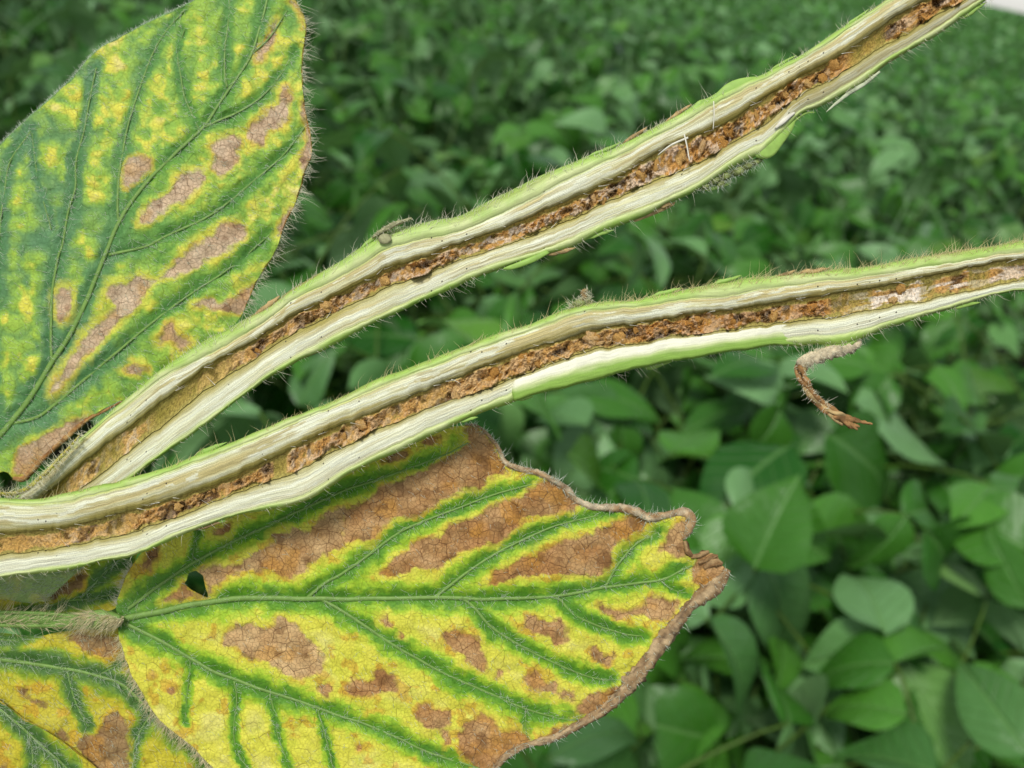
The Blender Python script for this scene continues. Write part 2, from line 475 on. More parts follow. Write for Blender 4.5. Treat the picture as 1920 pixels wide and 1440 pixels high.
def joined_leaf(name, pet, lay):
    """petiole and three leaflets as one light mesh, for plants too far off to show them singly"""
    Vs, Fs, UV, RN, k = [], [], [], [], 0
    me, end, L = pet
    items = [(me, Matrix.Identity(4), 0)] + [(LEAFLETS[i], tr(end) @ m, 1) for i, m in lay]
    mats = []
    F3, F4 = [], []
    for q, (src, mt, mi) in enumerate(items):
        n = len(src.vertices); co = np.empty(n * 3, np.float32); src.vertices.foreach_get('co', co)
        A = np.array(mt); V = co.reshape(-1, 3) @ A[:3, :3].T + A[:3, 3]
        for p in src.polygons:
            (F4 if len(p.vertices) == 4 else F3).append([v + k for v in p.vertices])
        if mi:
            uv = np.empty(n * 3, np.float32); src.attributes['leafuv'].data.foreach_get('vector', uv); uv = uv.reshape(-1, 3)
        else: uv = np.full((n, 3), 0.3, np.float32)
        Vs.append(V); UV.append(uv); RN.append(np.full(n, 0.13 * q)); k += n
    me2 = mesh_np(name, np.vstack(Vs), [np.array(F4), np.array(F3)] if F3 else np.array(F4), True,
                  {'leafuv': np.vstack(UV), 'rnd': np.concatenate(RN)})
    me2.materials.append(M['soy'])
    return me2

RSP = np.random.RandomState(5)
LAYOUTS = [(PETIOLES[i % 4], leaf_layout(RSP)) for i in range(16)]
JOINED = [joined_leaf('trifoliate_leaf', p, l) for p, l in LAYOUTS]
STALKS = []
for i in range(4):
    H = 0.56 + 0.03 * i
    p = spline([(0, 0, 0), (0.012 * (i - 1), 0.01, H * 0.4), (-0.01, 0.012 * (i - 2), H * 0.75), (0.006, 0, H)], 0.03)
    V, F = tube(p, np.linspace(0.0045, 0.0018, len(p)), 7)
    me = mesh_np('stalk', V, F); me.materials.append(M['stalk']); STALKS.append((me, H))

def project(p):
    v = np.asarray(p) - CAM
    z = v @ CF
    return 960 + FPX * (v @ CR) / z, 720 - FPX * (v @ CU) / z, z

def add_plant(x, y, near, rs, label, group, nleaf=9, top=1.0):
    root = thing('soybean_plant', label, 'soybean plant', (x, y, 0), group)
    root.rotation_euler = (rs.uniform(-0.06, 0.06), rs.uniform(-0.06, 0.06), rs.uniform(0, 6.28))
    sme, H = STALKS[rs.randint(4)]
    st = add('stem', sme, None, root); st.scale = (1, 1, top)
    az = rs.uniform(0, 6.28)
    for i in range(nleaf):
        f = i / (nleaf - 1)
        z = H * top * (0.25 + 0.74 * f ** 0.8)
        az += 2.4 + rs.uniform(-0.4, 0.4)
        s = (0.72 + 0.4 * (1 - abs(f - 0.55) * 1.4)) * rs.uniform(0.9, 1.12)
        q = rs.randint(16)
        m = tr((0, 0, z)) @ rz(az) @ rx(rs.uniform(-0.25, 0.25) - 0.35 * (1 - f)) @ Matrix.Scale(s, 4)
        (pm, end, L), lay = LAYOUTS[q]
        if near:
            pe = add('trifoliate_leaf', pm, None, root); pe.matrix_local = m
            for li, lm in lay:
                lo = add('leaflet', LEAFLETS[li], None, pe); lo.matrix_local = tr(end) @ lm
        else:
            lo = add('trifoliate_leaf', JOINED[q], None, root); lo.matrix_local = m
    return root

def zone_label(px, py, dist):
    if dist < 1.0: return None
    return None

def build_field():
    rs = np.random.RandomState(21)
    sp = 0.195
    cand = []
    for i in range(-46, 47):
        for j in range(0, 46):
            x = (i + rs.uniform(-0.42, 0.42)) * sp; y = 0.05 + (j + rs.uniform(-0.42, 0.42)) * sp
            px, py, z = project((x, y, 0.62))
            if z < 0.12: continue
            dist = math.hypot(x, y)
            m = 150 / max(z, 0.3)
            if -m < px < 1920 + m and -m < py < 1440 + m * 1.2 and dist < 4.6:
                cand.append((dist, x, y, px, py))
    for i in range(-8, 24):
        for j in range(0, 12):
            x = (i + rs.uniform(-0.45, 0.45)) * 0.15; y = 0.05 + (j + rs.uniform(-0.45, 0.45)) * 0.15
            px, py, z = project((x, y, 0.5))
            if z > 0.12 and 900 < px < 2150 and 640 < py < 1700 and math.hypot(x, y) < 1.15: cand.append((math.hypot(x, y), x, y, px, py))
    cand.sort()
    return cand[:285]
FIELD = build_field()
FAR_R = FIELD[-1][0]
def zone(px, py, dist):
    if dist > 2.6: return 'far', 'small distant soybean plant in the blurred crop rows below the horizon', 'distant soybean plants'
    if px < 620: return 'left', 'blurred soybean plant behind the yellow-blotched leaf at upper left', 'soybean plants behind the upper leaf'
    if py > 640: return 'low', 'soybean plant low in the shaded canopy below the lower stem, under larger leaves', 'near soybean plants below the stems'
    return 'mid', 'blurred green soybean plant in the canopy seen above the split stems', 'soybean plants above the stems'
rsp = np.random.RandomState(77)
for dist, x, y, px, py in FIELD:
    _, lb, gr = zone(px, py, dist)
    add_plant(x, y, dist < 1.7, rsp, lb, gr, 15 if dist < 1.7 else 9, rsp.uniform(0.92, 1.08) * (0.9 if px > 950 and py > 600 and dist < 1.0 else 1))

# ---- plants whose leaves show singly near the lens, lower right
def at_height(px, py, z):
    ray = CR * (px - 960) / FPX + CU * (720 - py) / FPX + CF
    return CAM + ray * ((z - CAM[2]) / ray[2])

def hero_plant(label, sx, sy, leaves, seed):
    """leaves: base px, tip px, width px, height of base, height of tip, roll"""
    rs = np.random.RandomState(seed)
    g = at_height(sx, sy, 0.45); g[2] = 0
    root = thing('soybean_plant', label, 'soybean plant', g, 'near soybean plants with single leaves in view')
    top = 0.62
    P = spline([(0, 0, 0), (0.01, 0.0, top * 0.5), (0, 0.008, top)], 0.03)
    V, F = tube(P, np.linspace(0.0045, 0.002, len(P)), 7)
    add('stem', mesh_np('stem', V, F), M['stalk'], root)
    for k, (b, t, w, zb, zt, roll) in enumerate(leaves):
        B, T = at_height(*b, zb), at_height(*t, zt)
        y = T - B; L = np.linalg.norm(y); y /= L
        n0 = np.array([0, 0, 0.8]) + 0.6 * (CAM - B) / np.linalg.norm(CAM - B)
        x = np.cross(y, n0); x /= np.linalg.norm(x); n = np.cross(x, y)
        x, n = x * math.cos(roll) + n * math.sin(roll), -x * math.sin(roll) + n * math.cos(roll)
        src = rs.randint(8)
        me = LEAFLETS[src]
        co = np.empty(len(me.vertices) * 3, np.float32); me.vertices.foreach_get('co', co); co = co.reshape(-1, 3)
        l0 = co[:, 1].max(); w0 = co[:, 0].max() - co[:, 0].min()
        d = (B - CAM) @ CF
        sxy = (w * d / FPX) / w0
        Mx = Matrix(((x[0] * sxy, y[0] * L / l0, n[0] * L / l0, B[0] - g[0]), (x[1] * sxy, y[1] * L / l0, n[1] * L / l0, B[1] - g[1]), (x[2] * sxy, y[2] * L / l0, n[2] * L / l0, B[2] - g[2]), (0, 0, 0, 1)))
        lo = add('leaflet', me, None, root); lo.matrix_local = Mx
        node = np.array([0, 0, min(top - 0.02, max(0.3, zb - 0.12))]); e = B - g
        P = spline([node, node * 0.5 + e * 0.5 + np.array([0, 0, -0.01]), e * 0.93 + node * 0.07 - np.array([0, 0, 0.012]), e], 0.02)
        V, F = tube(P, np.linspace(0.0018, 0.0011, len(P)), 6)
        add('petiole', mesh_np('petiole', V, F), M['stalk'], root)
HERO = [
 ('soybean plant right of the curled leaf tip, its upright leaf before a dark one', 1440, 1080,
  [((1414, 1066), (1488, 886), 165, 0.69, 0.76, 0.25), ((1478, 838), (1318, 925), 180, 0.70, 0.68, -0.3), ((1500, 1010), (1714, 966), 120, 0.68, 0.66, 0.3), ((1432, 1050), (1540, 1250), 170, 0.66, 0.60, 0.1), ((1420, 1010), (1360, 1150), 70, 0.67, 0.64, 0.9)]),
 ('soybean plant with a broad pale two-toned leaf under the withered stalk', 1660, 900,
  [((1550, 812), (1776, 945), 190, 0.70, 0.64, -0.35), ((1600, 760), (1850, 840), 150, 0.70, 0.66, 0.25), ((1760, 800), (1930, 790), 110, 0.69, 0.68, 0.2), ((1560, 780), (1480, 850), 90, 0.66, 0.62, 0.1)]),
 ('soybean plant at the right picture edge with bright green leaf over a pale folded one', 1880, 1060,
  [((1925, 1030), (1786, 938), 170, 0.69, 0.70, 0.2), ((1930, 1140), (1856, 1014), 90, 0.66, 0.70, 0.8), ((1960, 900), (1850, 880), 130, 0.68, 0.66, 0.1)]),
 ('soybean plant below the curled leaf tip with one large dark green drooping leaf', 1360, 1210,
  [((1326, 1162), (1496, 1342), 150, 0.70, 0.65, 0.35), ((1226, 1180), (1352, 1268), 110, 0.68, 0.63, -0.5), ((1330, 1160), (1250, 1130), 80, 0.67, 0.66, 0.1), ((1260, 1330), (1330, 1440), 120, 0.58, 0.53, 0.3)]),
 ('soybean plant with a narrow upright leaf beside a pale triangular leaf, in the dark gap', 1680, 1200,
  [((1694, 1190), (1648, 1070), 62, 0.63, 0.68, 0.4), ((1540, 1140), (1664, 1214), 100, 0.65, 0.61, -0.4), ((1655, 1232), (1772, 1264), 62, 0.64, 0.63, 0.3), ((1700, 1340), (1540, 1285), 120, 0.66, 0.64, -0.1), ((1745, 1180), (1690, 1130), 90, 0.55, 0.54, 0.0)]),
 ('soybean plant in the bottom right corner with a long pale folded leaf', 1850, 1380,
  [((1935, 1420), (1800, 1240), 140, 0.68, 0.70, 0.5), ((1760, 1450), (1545, 1372), 140, 0.70, 0.66, -0.2), ((1690, 1325), (1880, 1440), 150, 0.64, 0.60, 0.1), ((1830, 1180), (1960, 1260), 150, 0.56, 0.52, 0.1)]),
 ('soybean plant at the bottom edge with a glossy dark green leaf lying level', 1480, 1470,
  [((1385, 1452), (1610, 1446), 110, 0.70, 0.68, 0.1), ((1500, 1500), (1440, 1560), 90, 0.66, 0.62, 0.1)]),
 ('soybean plant under the scorched leaf rim with a bright pointed leaf', 1120, 1420,
  [((1030, 1420), (1218, 1306), 110, 0.69, 0.70, 0.2), ((1070, 1470), (1250, 1420), 130, 0.68, 0.66, -0.1), ((1060, 1460), (1010, 1400), 80, 0.66, 0.66, 0.1)]),
 ('soybean plant with a rounded leaf and pale pointed leaf just right of the lower stem', 1150, 880,
  [((1065, 850), (1182, 912), 130, 0.69, 0.66, 0.3), ((1150, 872), (1236, 900), 80, 0.68, 0.63, -0.6), ((1262, 850), (1340, 760), 110, 0.67, 0.68, 0.4), ((1100, 800), (1010, 740), 110, 0.66, 0.66, -0.2)]),
 ('soybean plant in the gap between the two stems with an upright bright leaf', 760, 720,
  [((775, 728), (822, 612), 90, 0.62, 0.70, 0.5), ((655, 730), (800, 700), 90, 0.64, 0.62, 0.1), ((830, 640), (925, 600), 80, 0.66, 0.66, 0.2), ((560, 760), (610, 650), 90, 0.62, 0.68, 0.4), ((900, 560), (960, 640), 90, 0.68, 0.64, 0.2)]),
]
for q, (lb, sx_, sy_, lv) in enumerate(HERO): hero_plant(lb, sx_, sy_, lv, 900 + q)

def build_far_crop():
    rs = np.random.RandomState(3)
    Vs, Fs, UV, RN, k = [], [], [], [], 0
    t = np.array([0.0, 0.3, 0.65, 1.0]); w = np.array([0.08, 1.0, 0.8, 0.0])
    base = np.array([[s * ww * 0.33, tt, -0.28 * tt ** 2 + abs(s) * ww * 0.08] for tt, ww in zip(t, w) for s in (-1, 0, 1)])
    F1 = grid_faces(4, 3)
    for r0, r1, dens, size in ((FAR_R - 0.35, 9, 190, 0.085), (9, 20, 60, 0.12), (20, 60, 9, 0.28), (60, 220, 1.0, 0.8)):
        area = 0.5 * (r1 ** 2 - r0 ** 2) * math.radians(92)
        n = int(area * dens)
        r = np.sqrt(rs.uniform(r0 ** 2, r1 ** 2, n)); a = rs.uniform(-math.radians(46), math.radians(46), n)
        x, y = r * np.sin(a), r * np.cos(a)
        z = 0.50 + 0.2 * rs.rand(n) ** 0.6 + 0.14 * (fbm(x * 2.2, y * 2.2, 8) - 0.5)
        rot = rs.uniform(0, 6.28, n); pit = rs.normal(-0.1, 0.35, n); rol = rs.normal(0, 0.35, n); s = size * rs.uniform(0.7, 1.2, n)
        P = np.broadcast_to(base, (n, 12, 3)).copy()
        c, q = np.cos(pit)[:, None], np.sin(pit)[:, None]
        P[..., 1], P[..., 2] = P[..., 1] * c - P[..., 2] * q, P[..., 1] * q + P[..., 2] * c
        c, q = np.cos(rol)[:, None], np.sin(rol)[:, None]
        P[..., 0], P[..., 2] = P[..., 0] * c - P[..., 2] * q, P[..., 0] * q + P[..., 2] * c
        c, q = np.cos(rot)[:, None], np.sin(rot)[:, None]
        P[..., 0], P[..., 1] = P[..., 0] * c - P[..., 1] * q, P[..., 0] * q + P[..., 1] * c
        P = P * s[:, None, None] + np.stack([x, y, z], -1)[:, None]
        Vs.append(P.reshape(-1, 3)); Fs.append((F1[None] + (k + np.arange(n) * 12)[:, None, None]).reshape(-1, 4)); k += n * 12
        UV.append(np.tile(np.stack([base[:, 0], base[:, 1], 0 * base[:, 0]], -1), (n, 1))); RN.append(np.repeat(rs.rand(n), 12))
    # continuous lower foliage under the scattered leaves
    ring = np.geomspace(FAR_R - 0.2, 1400, 90); a = np.linspace(-math.radians(50), math.radians(50), 120)
    G = np.stack([ring[:, None] * np.sin(a), ring[:, None] * np.cos(a), np.zeros((90, 120))], -1)
    G[..., 2] = np.where(ring[:, None] < 40, 0.40, 0.58) + 0.16 * (fbm(G[..., 0] * 1.7, G[..., 1] * 1.7, 4) - 0.5)
    Vs.append(G.reshape(-1, 3)); Fs.append(grid_faces(90, 120) + k)
    UV.append(np.full((90 * 120, 3), 0.3)); RN.append(fbm(G[..., 0] * 5, G[..., 1] * 5, 9).ravel())
    o = add('soybean_crop', mesh_np('soybean_crop', np.vstack(Vs), np.vstack(Fs), True, {'leafuv': np.vstack(UV), 'rnd': np.concatenate(RN)}), M['soy'])
    tag(o, 'green soybean crop stretching away to the horizon', 'crop', kind='stuff')
build_far_crop()

# ================================================================== CUT STEMS
XS_U = np.array([
 # x,   T,   W1,  P1,  P2,  W2,  B
 [-240, 1110, 1120, 1140, 1165, 1195, 1210], [-40, 985, 995, 1005, 1040, 1075, 1090], [60, 903, 912, 950, 985, 1020, 1035], [130, 835, 845, 890, 932, 975, 985],
 [200, 778, 788, 833, 878, 925, 935], [250, 735, 748, 797, 838, 885, 895], [300, 692, 708, 757, 802, 848, 858], [350, 660, 680, 716, 760, 812, 822], [400, 632, 655, 680, 720, 776, 787],
 [450, 604, 628, 654, 690, 738, 748], [500, 573, 596, 625, 656, 700, 710], [560, 534, 555, 586, 618, 664, 677], [610, 506, 530, 565, 596, 640, 654], [660, 474, 506, 540, 571, 616, 629],
 [729, 434, 460, 503, 537, 582, 594], [785, 417, 444, 485, 520, 556, 567], [860, 403, 432, 457, 489, 521, 536],
 [935, 369, 400, 433, 466, 492, 505], [1010, 333, 362, 399, 436, 470, 484], [1085, 301, 326, 369, 404, 442, 456],
 [1160, 270, 294, 333, 369, 404, 424], [1240, 234, 247, 282, 334, 376, 392], [1311, 193, 209, 254, 306, 342, 354],
 [1382, 158, 173, 219, 262, 292, 306], [1435, 138, 149, 182, 234, 268, 286], [1470, 120, 129, 162, 200, 234, 248], [1500, 103, 110, 145, 178, 206, 216],
 [1541, 78, 85, 122, 160, 186, 198], [1594, 44, 49, 92, 126, 156, 169], [1665, -4, 2, 40, 82, 106, 120],
 [1736, -48, -40, 0, 40, 66, 78], [1807, -95, -87, -45, 0, 20, 29], [1870, -136, -128, -85, -42, -20, -12], [1960, -195, -187, -145, -100, -80, -70], [2350, -449, -441, -400, -355, -335, -325]], float)
XS_L = np.array([
 [-300, 975, 987, 1045, 1080, 1114, 1122], [-60, 945, 957, 1015, 1050, 1084, 1092], [0, 935, 947, 1001, 1039, 1076, 1083], [80, 932, 942, 994, 1031, 1069, 1075], [150, 921, 933, 984, 1020, 1058, 1064],
 [250, 896, 907, 958, 997, 1036, 1042], [350, 862, 875, 928, 962, 994, 1000], [450, 823, 837, 890, 922, 960, 966], [530, 789, 803, 850, 894, 942, 951],
 [570, 772, 786, 830, 878, 932, 943], [605, 757, 770, 812, 856, 912, 922], [650, 738, 751, 796, 834, 882, 893],
 [700, 716, 729, 774, 808, 856, 867], [800, 676, 688, 731, 766, 806, 819], [900, 639, 650, 692, 732, 763, 775],
 [970, 614, 626, 664, 706, 735, 752], [1050, 581, 597, 638, 674, 704, 728], [1120, 567, 580, 618, 654, 684, 708],
 [1200, 562, 577, 606, 645, 663, 691], [1240, 551, 570, 598, 634, 655, 681], [1311, 537, 557, 589, 625, 647, 667],
 [1382, 526, 549, 579, 616, 640, 657], [1453, 518, 540, 568, 607, 634, 648], [1523, 510, 530, 557, 599, 632, 646],
 [1570, 505, 525, 551, 594, 632, 652], [1612, 499, 520, 544, 585, 622, 640], [1665, 491, 514, 533, 575, 604, 615],
 [1736, 480, 501, 518, 563, 583, 590], [1807, 469, 490, 505, 548, 566, 571], [1878, 456, 477, 491, 531, 547, 552],
 [1930, 445, 470, 483, 521, 540, 544], [1990, 434, 460, 474, 510, 530, 534], [2350, 374, 400, 414, 450, 470, 474]], float)

def srgb_mix(a, b, t):
    t = np.asarray(t)[..., None]
    return a * (1 - t) + b * t

def jit(a, lo, hi): return lo + (hi - lo) * RS.rand(*a) if isinstance(a, tuple) else lo + (hi - lo) * RS.rand(a)

def build_stem(name, label, XS, zfun, pith_key, seed, white_low, hair_gold, tint=False):
    x = np.arange(XS[0, 0], XS[-1, 0], 1.5); n = len(x)
    k = np.exp(-0.5 * (np.arange(-20, 21) / 7.5) ** 2); k /= k.sum()
    Bd = []
    for c in range(1, 7):
        y = np.interp(x, XS[:, 0], XS[:, c])
        y = np.convolve(np.pad(y, 20, mode='reflect', reflect_type='odd'), k, 'valid')
        Bd.append(y)
    T, W1, P1, P2, W2, B = Bd
    nz = lambda f, s, a: (fbm(x * f, 0 * x + s, seed + s, 4) - 0.5) * 2 * a
    T = T + nz(0.014, 1, 5); W1 = np.maximum(W1 + nz(0.011, 2, 7.0) + nz(0.08, 12, 1.4), T + 7); P1 = P1 + nz(0.05, 3, 4.0); P2 = P2 + nz(0.05, 4, 4.0); B = B + nz(0.016, 6, 5); W2 = np.minimum(W2 + nz(0.011, 5, 6) + nz(0.08, 15, 1.4), B - 4)
    z0 = zfun(x)
    i0 = np.argmin(abs(x - 0)); base = W(np.array([max(x[0], -40), (T[0] + B[0]) / 2, z0[0] - 40]))
    root = thing(name, label, 'plant stem', base)
    def strip(ya, yb, z_of_v, m, wob=0):
        v = np.linspace(0, 1, m)
        Y = ya[:, None] * (1 - v) + yb[:, None] * v
        Z = z0[:, None] + z_of_v(v[None, :], x[:, None], Y)
        return np.stack([np.broadcast_to(x[:, None], Y.shape), Y, Z], -1), np.broadcast_to(v[None], Y.shape)
    s_al = np.concatenate([[0], np.cumsum(np.hypot(np.diff(x), np.diff((P1 + P2) / 2)))])
    def emit(nm, G, colr, mat, acr, label=None):
        pp = np.stack([np.broadcast_to(s_al[:, None], acr.shape) / 100, acr / 100, 0 * acr], -1).reshape(-1, 3)
        nn, mm = G.shape[:2]
        me = mesh_np(nm, rel(base, W(G.reshape(-1, 3))), grid_faces(nn, mm), True, {'c_col': colr.reshape(-1, 3), 'pp': pp})
        o = add(nm, me, mat, root)
        if label: o['label'] = label
        return o
    # --- woody walls either side of the pith
    cream, beige, olive, wht = lin((212, 211, 164)), lin((194, 180, 120)), lin((160, 150, 70)), lin((230, 233, 206))
    lime = lin((196, 214, 124))
    for which in (0, 1):
        if which == 0:
            G, v = strip(W1, P1, lambda v, X, Y: 2.5 * np.sin(math.pi * v) - 9 * v ** 6 + (fbm(X * 0.012, v * 14 + X * 0.004, seed + 31, 4) - 0.5) * 2.0, 22)
        else:
            G, v = strip(W2, P2, lambda v, X, Y: 2.5 * np.sin(math.pi * v) - 9 * v ** 6 + (fbm(X * 0.012, v * 14 - X * 0.004, seed + 37, 4) - 0.5) * 2.0, 22)
        X = G[..., 0]; Y = G[..., 1]
        f = fbm(X * 0.005, v * 5 + X * 0.003, seed + 41 + which, 4); g = fbm(X * 0.014, v * 16 - X * 0.004, seed + 47 + which, 4)
        c = srgb_mix(cream, wht, sm(0.35, 0.7, g))
        c = srgb_mix(c, beige, sm(0.42, 0.68, f) * 0.9)
        if which == 1 and tint: c = srgb_mix(c, beige, 0.55 * sm(520, 640, X) * sm(1480, 1400, X) * sm(0.3, 0.6, f))
        c = srgb_mix(c, beige * 0.82, sm(0.58, 0.66, fbm(X * 0.010, v * 6 + X * 0.002, seed + 53 + which, 4)) * 0.7)
        c = srgb_mix(c, wht, sm(0.60, 0.64, fbm(X * 0.022, v * 8, seed + 57 + which, 4)) * 0.8)
        if which == 1: c = srgb_mix(c, wht, np.interp(X, white_low[0], white_low[1]) * (0.55 + 0.45 * g))
        edge = sm(0.52, 1.0, v + 0.3 * (f - 0.5))
        if which == 1 and tint: c = srgb_mix(c, lin((150, 144, 104)), 0.75 * sm(1440, 1520, X) * (0.6 + 0.4 * f))
        c = srgb_mix(c, olive, edge * 0.9)
        c = srgb_mix(c, lime, sm(0.16, 0.0, v) * 0.75)
        acr = np.abs(G[..., 1] - G[:, :1, 1])
        emit('wood_wall', G, c, M['wood'], acr, 'cream fibrous wood above the pith' if which == 0 else 'cream fibrous wood below the pith')
    # --- rind: lip, front edge, round back, front edge, lip
    th = np.linspace(0, math.pi, 16)[1:-1]
    yc, hh = (T + B) / 2, (B - T) / 2
    cols, zz, tone = [], [], []
    lip = 0.8
    for y_, z_, t_ in ((W1 + 1.5, 0 * x - 2, 0.0), (W1, 0 * x + lip, 0.1), (W1 * 0.6 + T * 0.4, 0 * x + lip - 1, 0.35), (W1 * 0.25 + T * 0.75, 0 * x - 4, 0.6), (T, 0 * x - 13, 0.8)):
        cols.append(y_); zz.append(z_); tone.append(t_)
    for a in th:
        cols.append(yc - np.cos(a) * hh * 1.0); zz.append(-13 - np.sin(a) * (hh * 0.85)); tone.append(0.9)
    for y_, z_, t_ in ((B, 0 * x - 13, 0.8), (W2 * 0.25 + B * 0.75, 0 * x - 4, 0.6), (W2 * 0.6 + B * 0.4, 0 * x + lip - 1, 0.35), (W2, 0 * x + lip, 0.1), (W2 - 1.5, 0 * x - 3, 0.0)):
        cols.append(y_); zz.append(z_); tone.append(t_)
    Y = np.stack(cols, 1); Z = z0[:, None] + np.stack(zz, 1)
    G = np.stack([np.broadcast_to(x[:, None], Y.shape), Y, Z], -1)
    tt = np.broadcast_to(np.array(tone)[None], Y.shape)
    f = fbm(G[..., 0] * 0.012, Y * 0.05, seed + 61, 4)
    c = srgb_mix(lin((200, 210, 146)), lin((160, 194, 90)), sm(0.0, 0.65, tt + (f - 0.5) * 1.2))
    c = srgb_mix(c, lin((136, 164, 74)), sm(0.55, 0.95, tt))
    c = srgb_mix(c, lin((150, 128, 84)), sm(0.56, 0.7, fbm(G[..., 0] * 0.009, tt * 2, seed + 67, 4)) * sm(0.45, 0.85, tt) * 0.9)
    arc = np.concatenate([np.zeros((n, 1)), np.cumsum(np.hypot(np.diff(Y, axis=1), np.diff(Z, axis=1)), 1)], 1)
    emit('rind', G, c, M['rind'], arc)
    # --- pith channel
    m = 40
    strength = np.interp(x, pith_key[0], pith_key[1])[:, None]
    rust = np.interp(x, pith_key[0], pith_key[2])[:, None]
    pale = np.interp(x, pith_key[0], pith_key[3])[:, None]
    v = np.linspace(0, 1, m)[None]
    Yp = P1[:, None] * (1 - v) + P2[:, None] * v
    Xp = np.broadcast_to(x[:, None], Yp.shape)
    lam = fbm(s_al[:, None] * 0.055 + 0.9 * vnoise(s_al[:, None] * 0.04, v * 3, 5), v * 2.0, seed + 71, 4)
    rough = fbm(s_al[:, None] * 0.12, v * 4, seed + 73, 4)
    brk = fbm(s_al * 0.022, 0 * s_al, seed + 78, 2)[:, None]
    strength = strength * (0.35 + 0.65 * sm(0.34, 0.5, brk))
    midv = np.sin(math.pi * v) ** 0.6
    wid = (fbm(s_al[:, None] * 0.035, 0 * v, seed + 79, 3) - 0.5) * 0.42
    core = sm(0.10, 0.22, v + 0.24 * (lam - 0.5) + wid) * sm(0.03, 0.14, 1 - v + 0.24 * (rough - 0.5) + wid)
    floor = -5 - 10 * midv
    rough2 = fbm(s_al[:, None] * 0.42, v * 15, seed + 75, 3)
    long = fbm(s_al[:, None] * 0.02, v * 6, seed + 77, 3)
    lump = core * strength ** 1.6 * (46 * (lam - 0.48) + 22 * (rough - 0.5) + 13 * (rough2 - 0.5) + 3)
    Zp = z0[:, None] + floor + lump
    G = np.stack([Xp, Yp, Zp], -1)
    c_ol = srgb_mix(lin((178, 166, 96)), lin((148, 136, 62)), midv + 0 * Yp)
    c_tan, c_rust, c_dark, c_pale = lin((222, 184, 114)), lin((186, 132, 64)), lin((92, 64, 34)), lin((236, 224, 204))
    cb = srgb_mix(c_tan, c_rust, np.clip(rust + (lam - 0.5) * 1.2, 0, 1))
    cb = srgb_mix(cb, c_dark, sm(0.50, 0.30, lam) * 0.95)  # decay brown darkens in low spots, cavity shade put into the colour
    cb = srgb_mix(cb, c_pale, np.clip(pale * sm(0.44, 0.62, np.where(x[:, None] > 1590, long + 0.1 * (rough - 0.5), rough)) * 1.3, 0, 1))
    c = srgb_mix(c_ol, cb, np.clip(core * np.clip(strength * 2.6, 0, 1) * sm(0.24, 0.40, rough + 0.25 * strength), 0, 1))
    emit('pith', G, c, M['pith'], np.broadcast_to(v * 40, Yp.shape), 'brown decayed pith along the stem centre')
    # --- loose crumbs of pith
    slope = np.gradient((P1 + P2) / 2, x)
    xi = x[0] + 12
    cnt = 0
    while xi < x[-1] - 12:
        q = int((xi - x[0]) / 1.5)
        st = strength[q, 0]
        gap = P2[q] - P1[q]
        if st > 0.4 and RS.rand() < st * 0.36 and -280 < xi < 2320:
            vv = RS.uniform(0.26, 0.80)
            r = gap * (0.10 + 0.26 * RS.rand() ** 1.3)
            p = np.array([xi, P1[q] * (1 - vv) + P2[q] * vv, z0[q] - 5 - 10 * math.sin(math.pi * vv) ** 0.6 + st * 2 + RS.uniform(-4, 3)])
            o = add('pith_crumb', CRUMBS[RS.randint(len(CRUMBS))], None, root, Vector(W(p) - base))
            ang = math.atan2(slope[q], 1) + math.pi / 2 + RS.normal(0, 0.45)
            bas = Matrix(((CR[0], -CU[0], CN[0]), (CR[1], -CU[1], CN[1]), (CR[2], -CU[2], CN[2])))
            mt = bas @ Matrix.Rotation(ang, 3, 'Z') @ Matrix.Rotation(RS.normal(0, 0.6), 3, 'X')
            o.rotation_mode = 'QUATERNION'
            sx, sy, sz = r * RS.uniform(0.8, 1.5), r * RS.uniform(0.35, 1.3), r * RS.uniform(0.4, 0.8)
            o.matrix_local = Matrix.Translation(Vector(W(p) - base)) @ (mt @ Matrix.Diagonal((sx * PXM, sy * PXM, sz * PXM))).to_4x4()
            cnt += 1
        xi += RS.uniform(5, 12)
    # --- fuzzy pith fibres
    nf = 11000
    q = RS.randint(0, n, nf); q = q[RS.rand(len(q)) < strength[q, 0]]
    vv = RS.uniform(0.2, 0.85, len(q)); qi = (vv * (m - 1)).astype(int)
    R0 = np.stack([x[q], Yp[q, qi], Zp[q, qi]], 1)
    V, F = strands(R0, RS.normal(0, 1, (len(q), 3)) + [0, 0, 0.8], jit(len(q), 2, 7), jit(len(q), 0.3, 0.55), RS.normal(0, 0.4, (len(q), 3)), 3)
    tag(add('pith_fibres', mesh_np('pith_fibres', rel(base, W(V)), F), M['fibre'], root), kind='stuff')
    # --- splinters of wood lifting at the edge of the channel
    ns = 90
    q = RS.randint(20, n - 20, ns); side = RS.rand(ns) < 0.6
    y_ = np.where(side, P1[q] - 2, P2[q] + 2)
    R0 = np.stack([x[q], y_, z0[q] - 1.5], 1)
    dr = np.stack([np.where(RS.rand(ns) < 0.5, 1, -1) * np.ones(ns), slope[q] + np.where(side, 1, -1) * RS.uniform(0.05, 0.5, ns), RS.uniform(0, 0.35, ns)], 1)
    V, F = strands(R0, dr, jit(ns, 8, 26), jit(ns, 0.35, 0.8), RS.normal(0, 0.15, (ns, 3)), 4)
    tag(add('wood_splinters', mesh_np('wood_splinters', rel(base, W(V)), F), M['white'], root), kind='stuff')
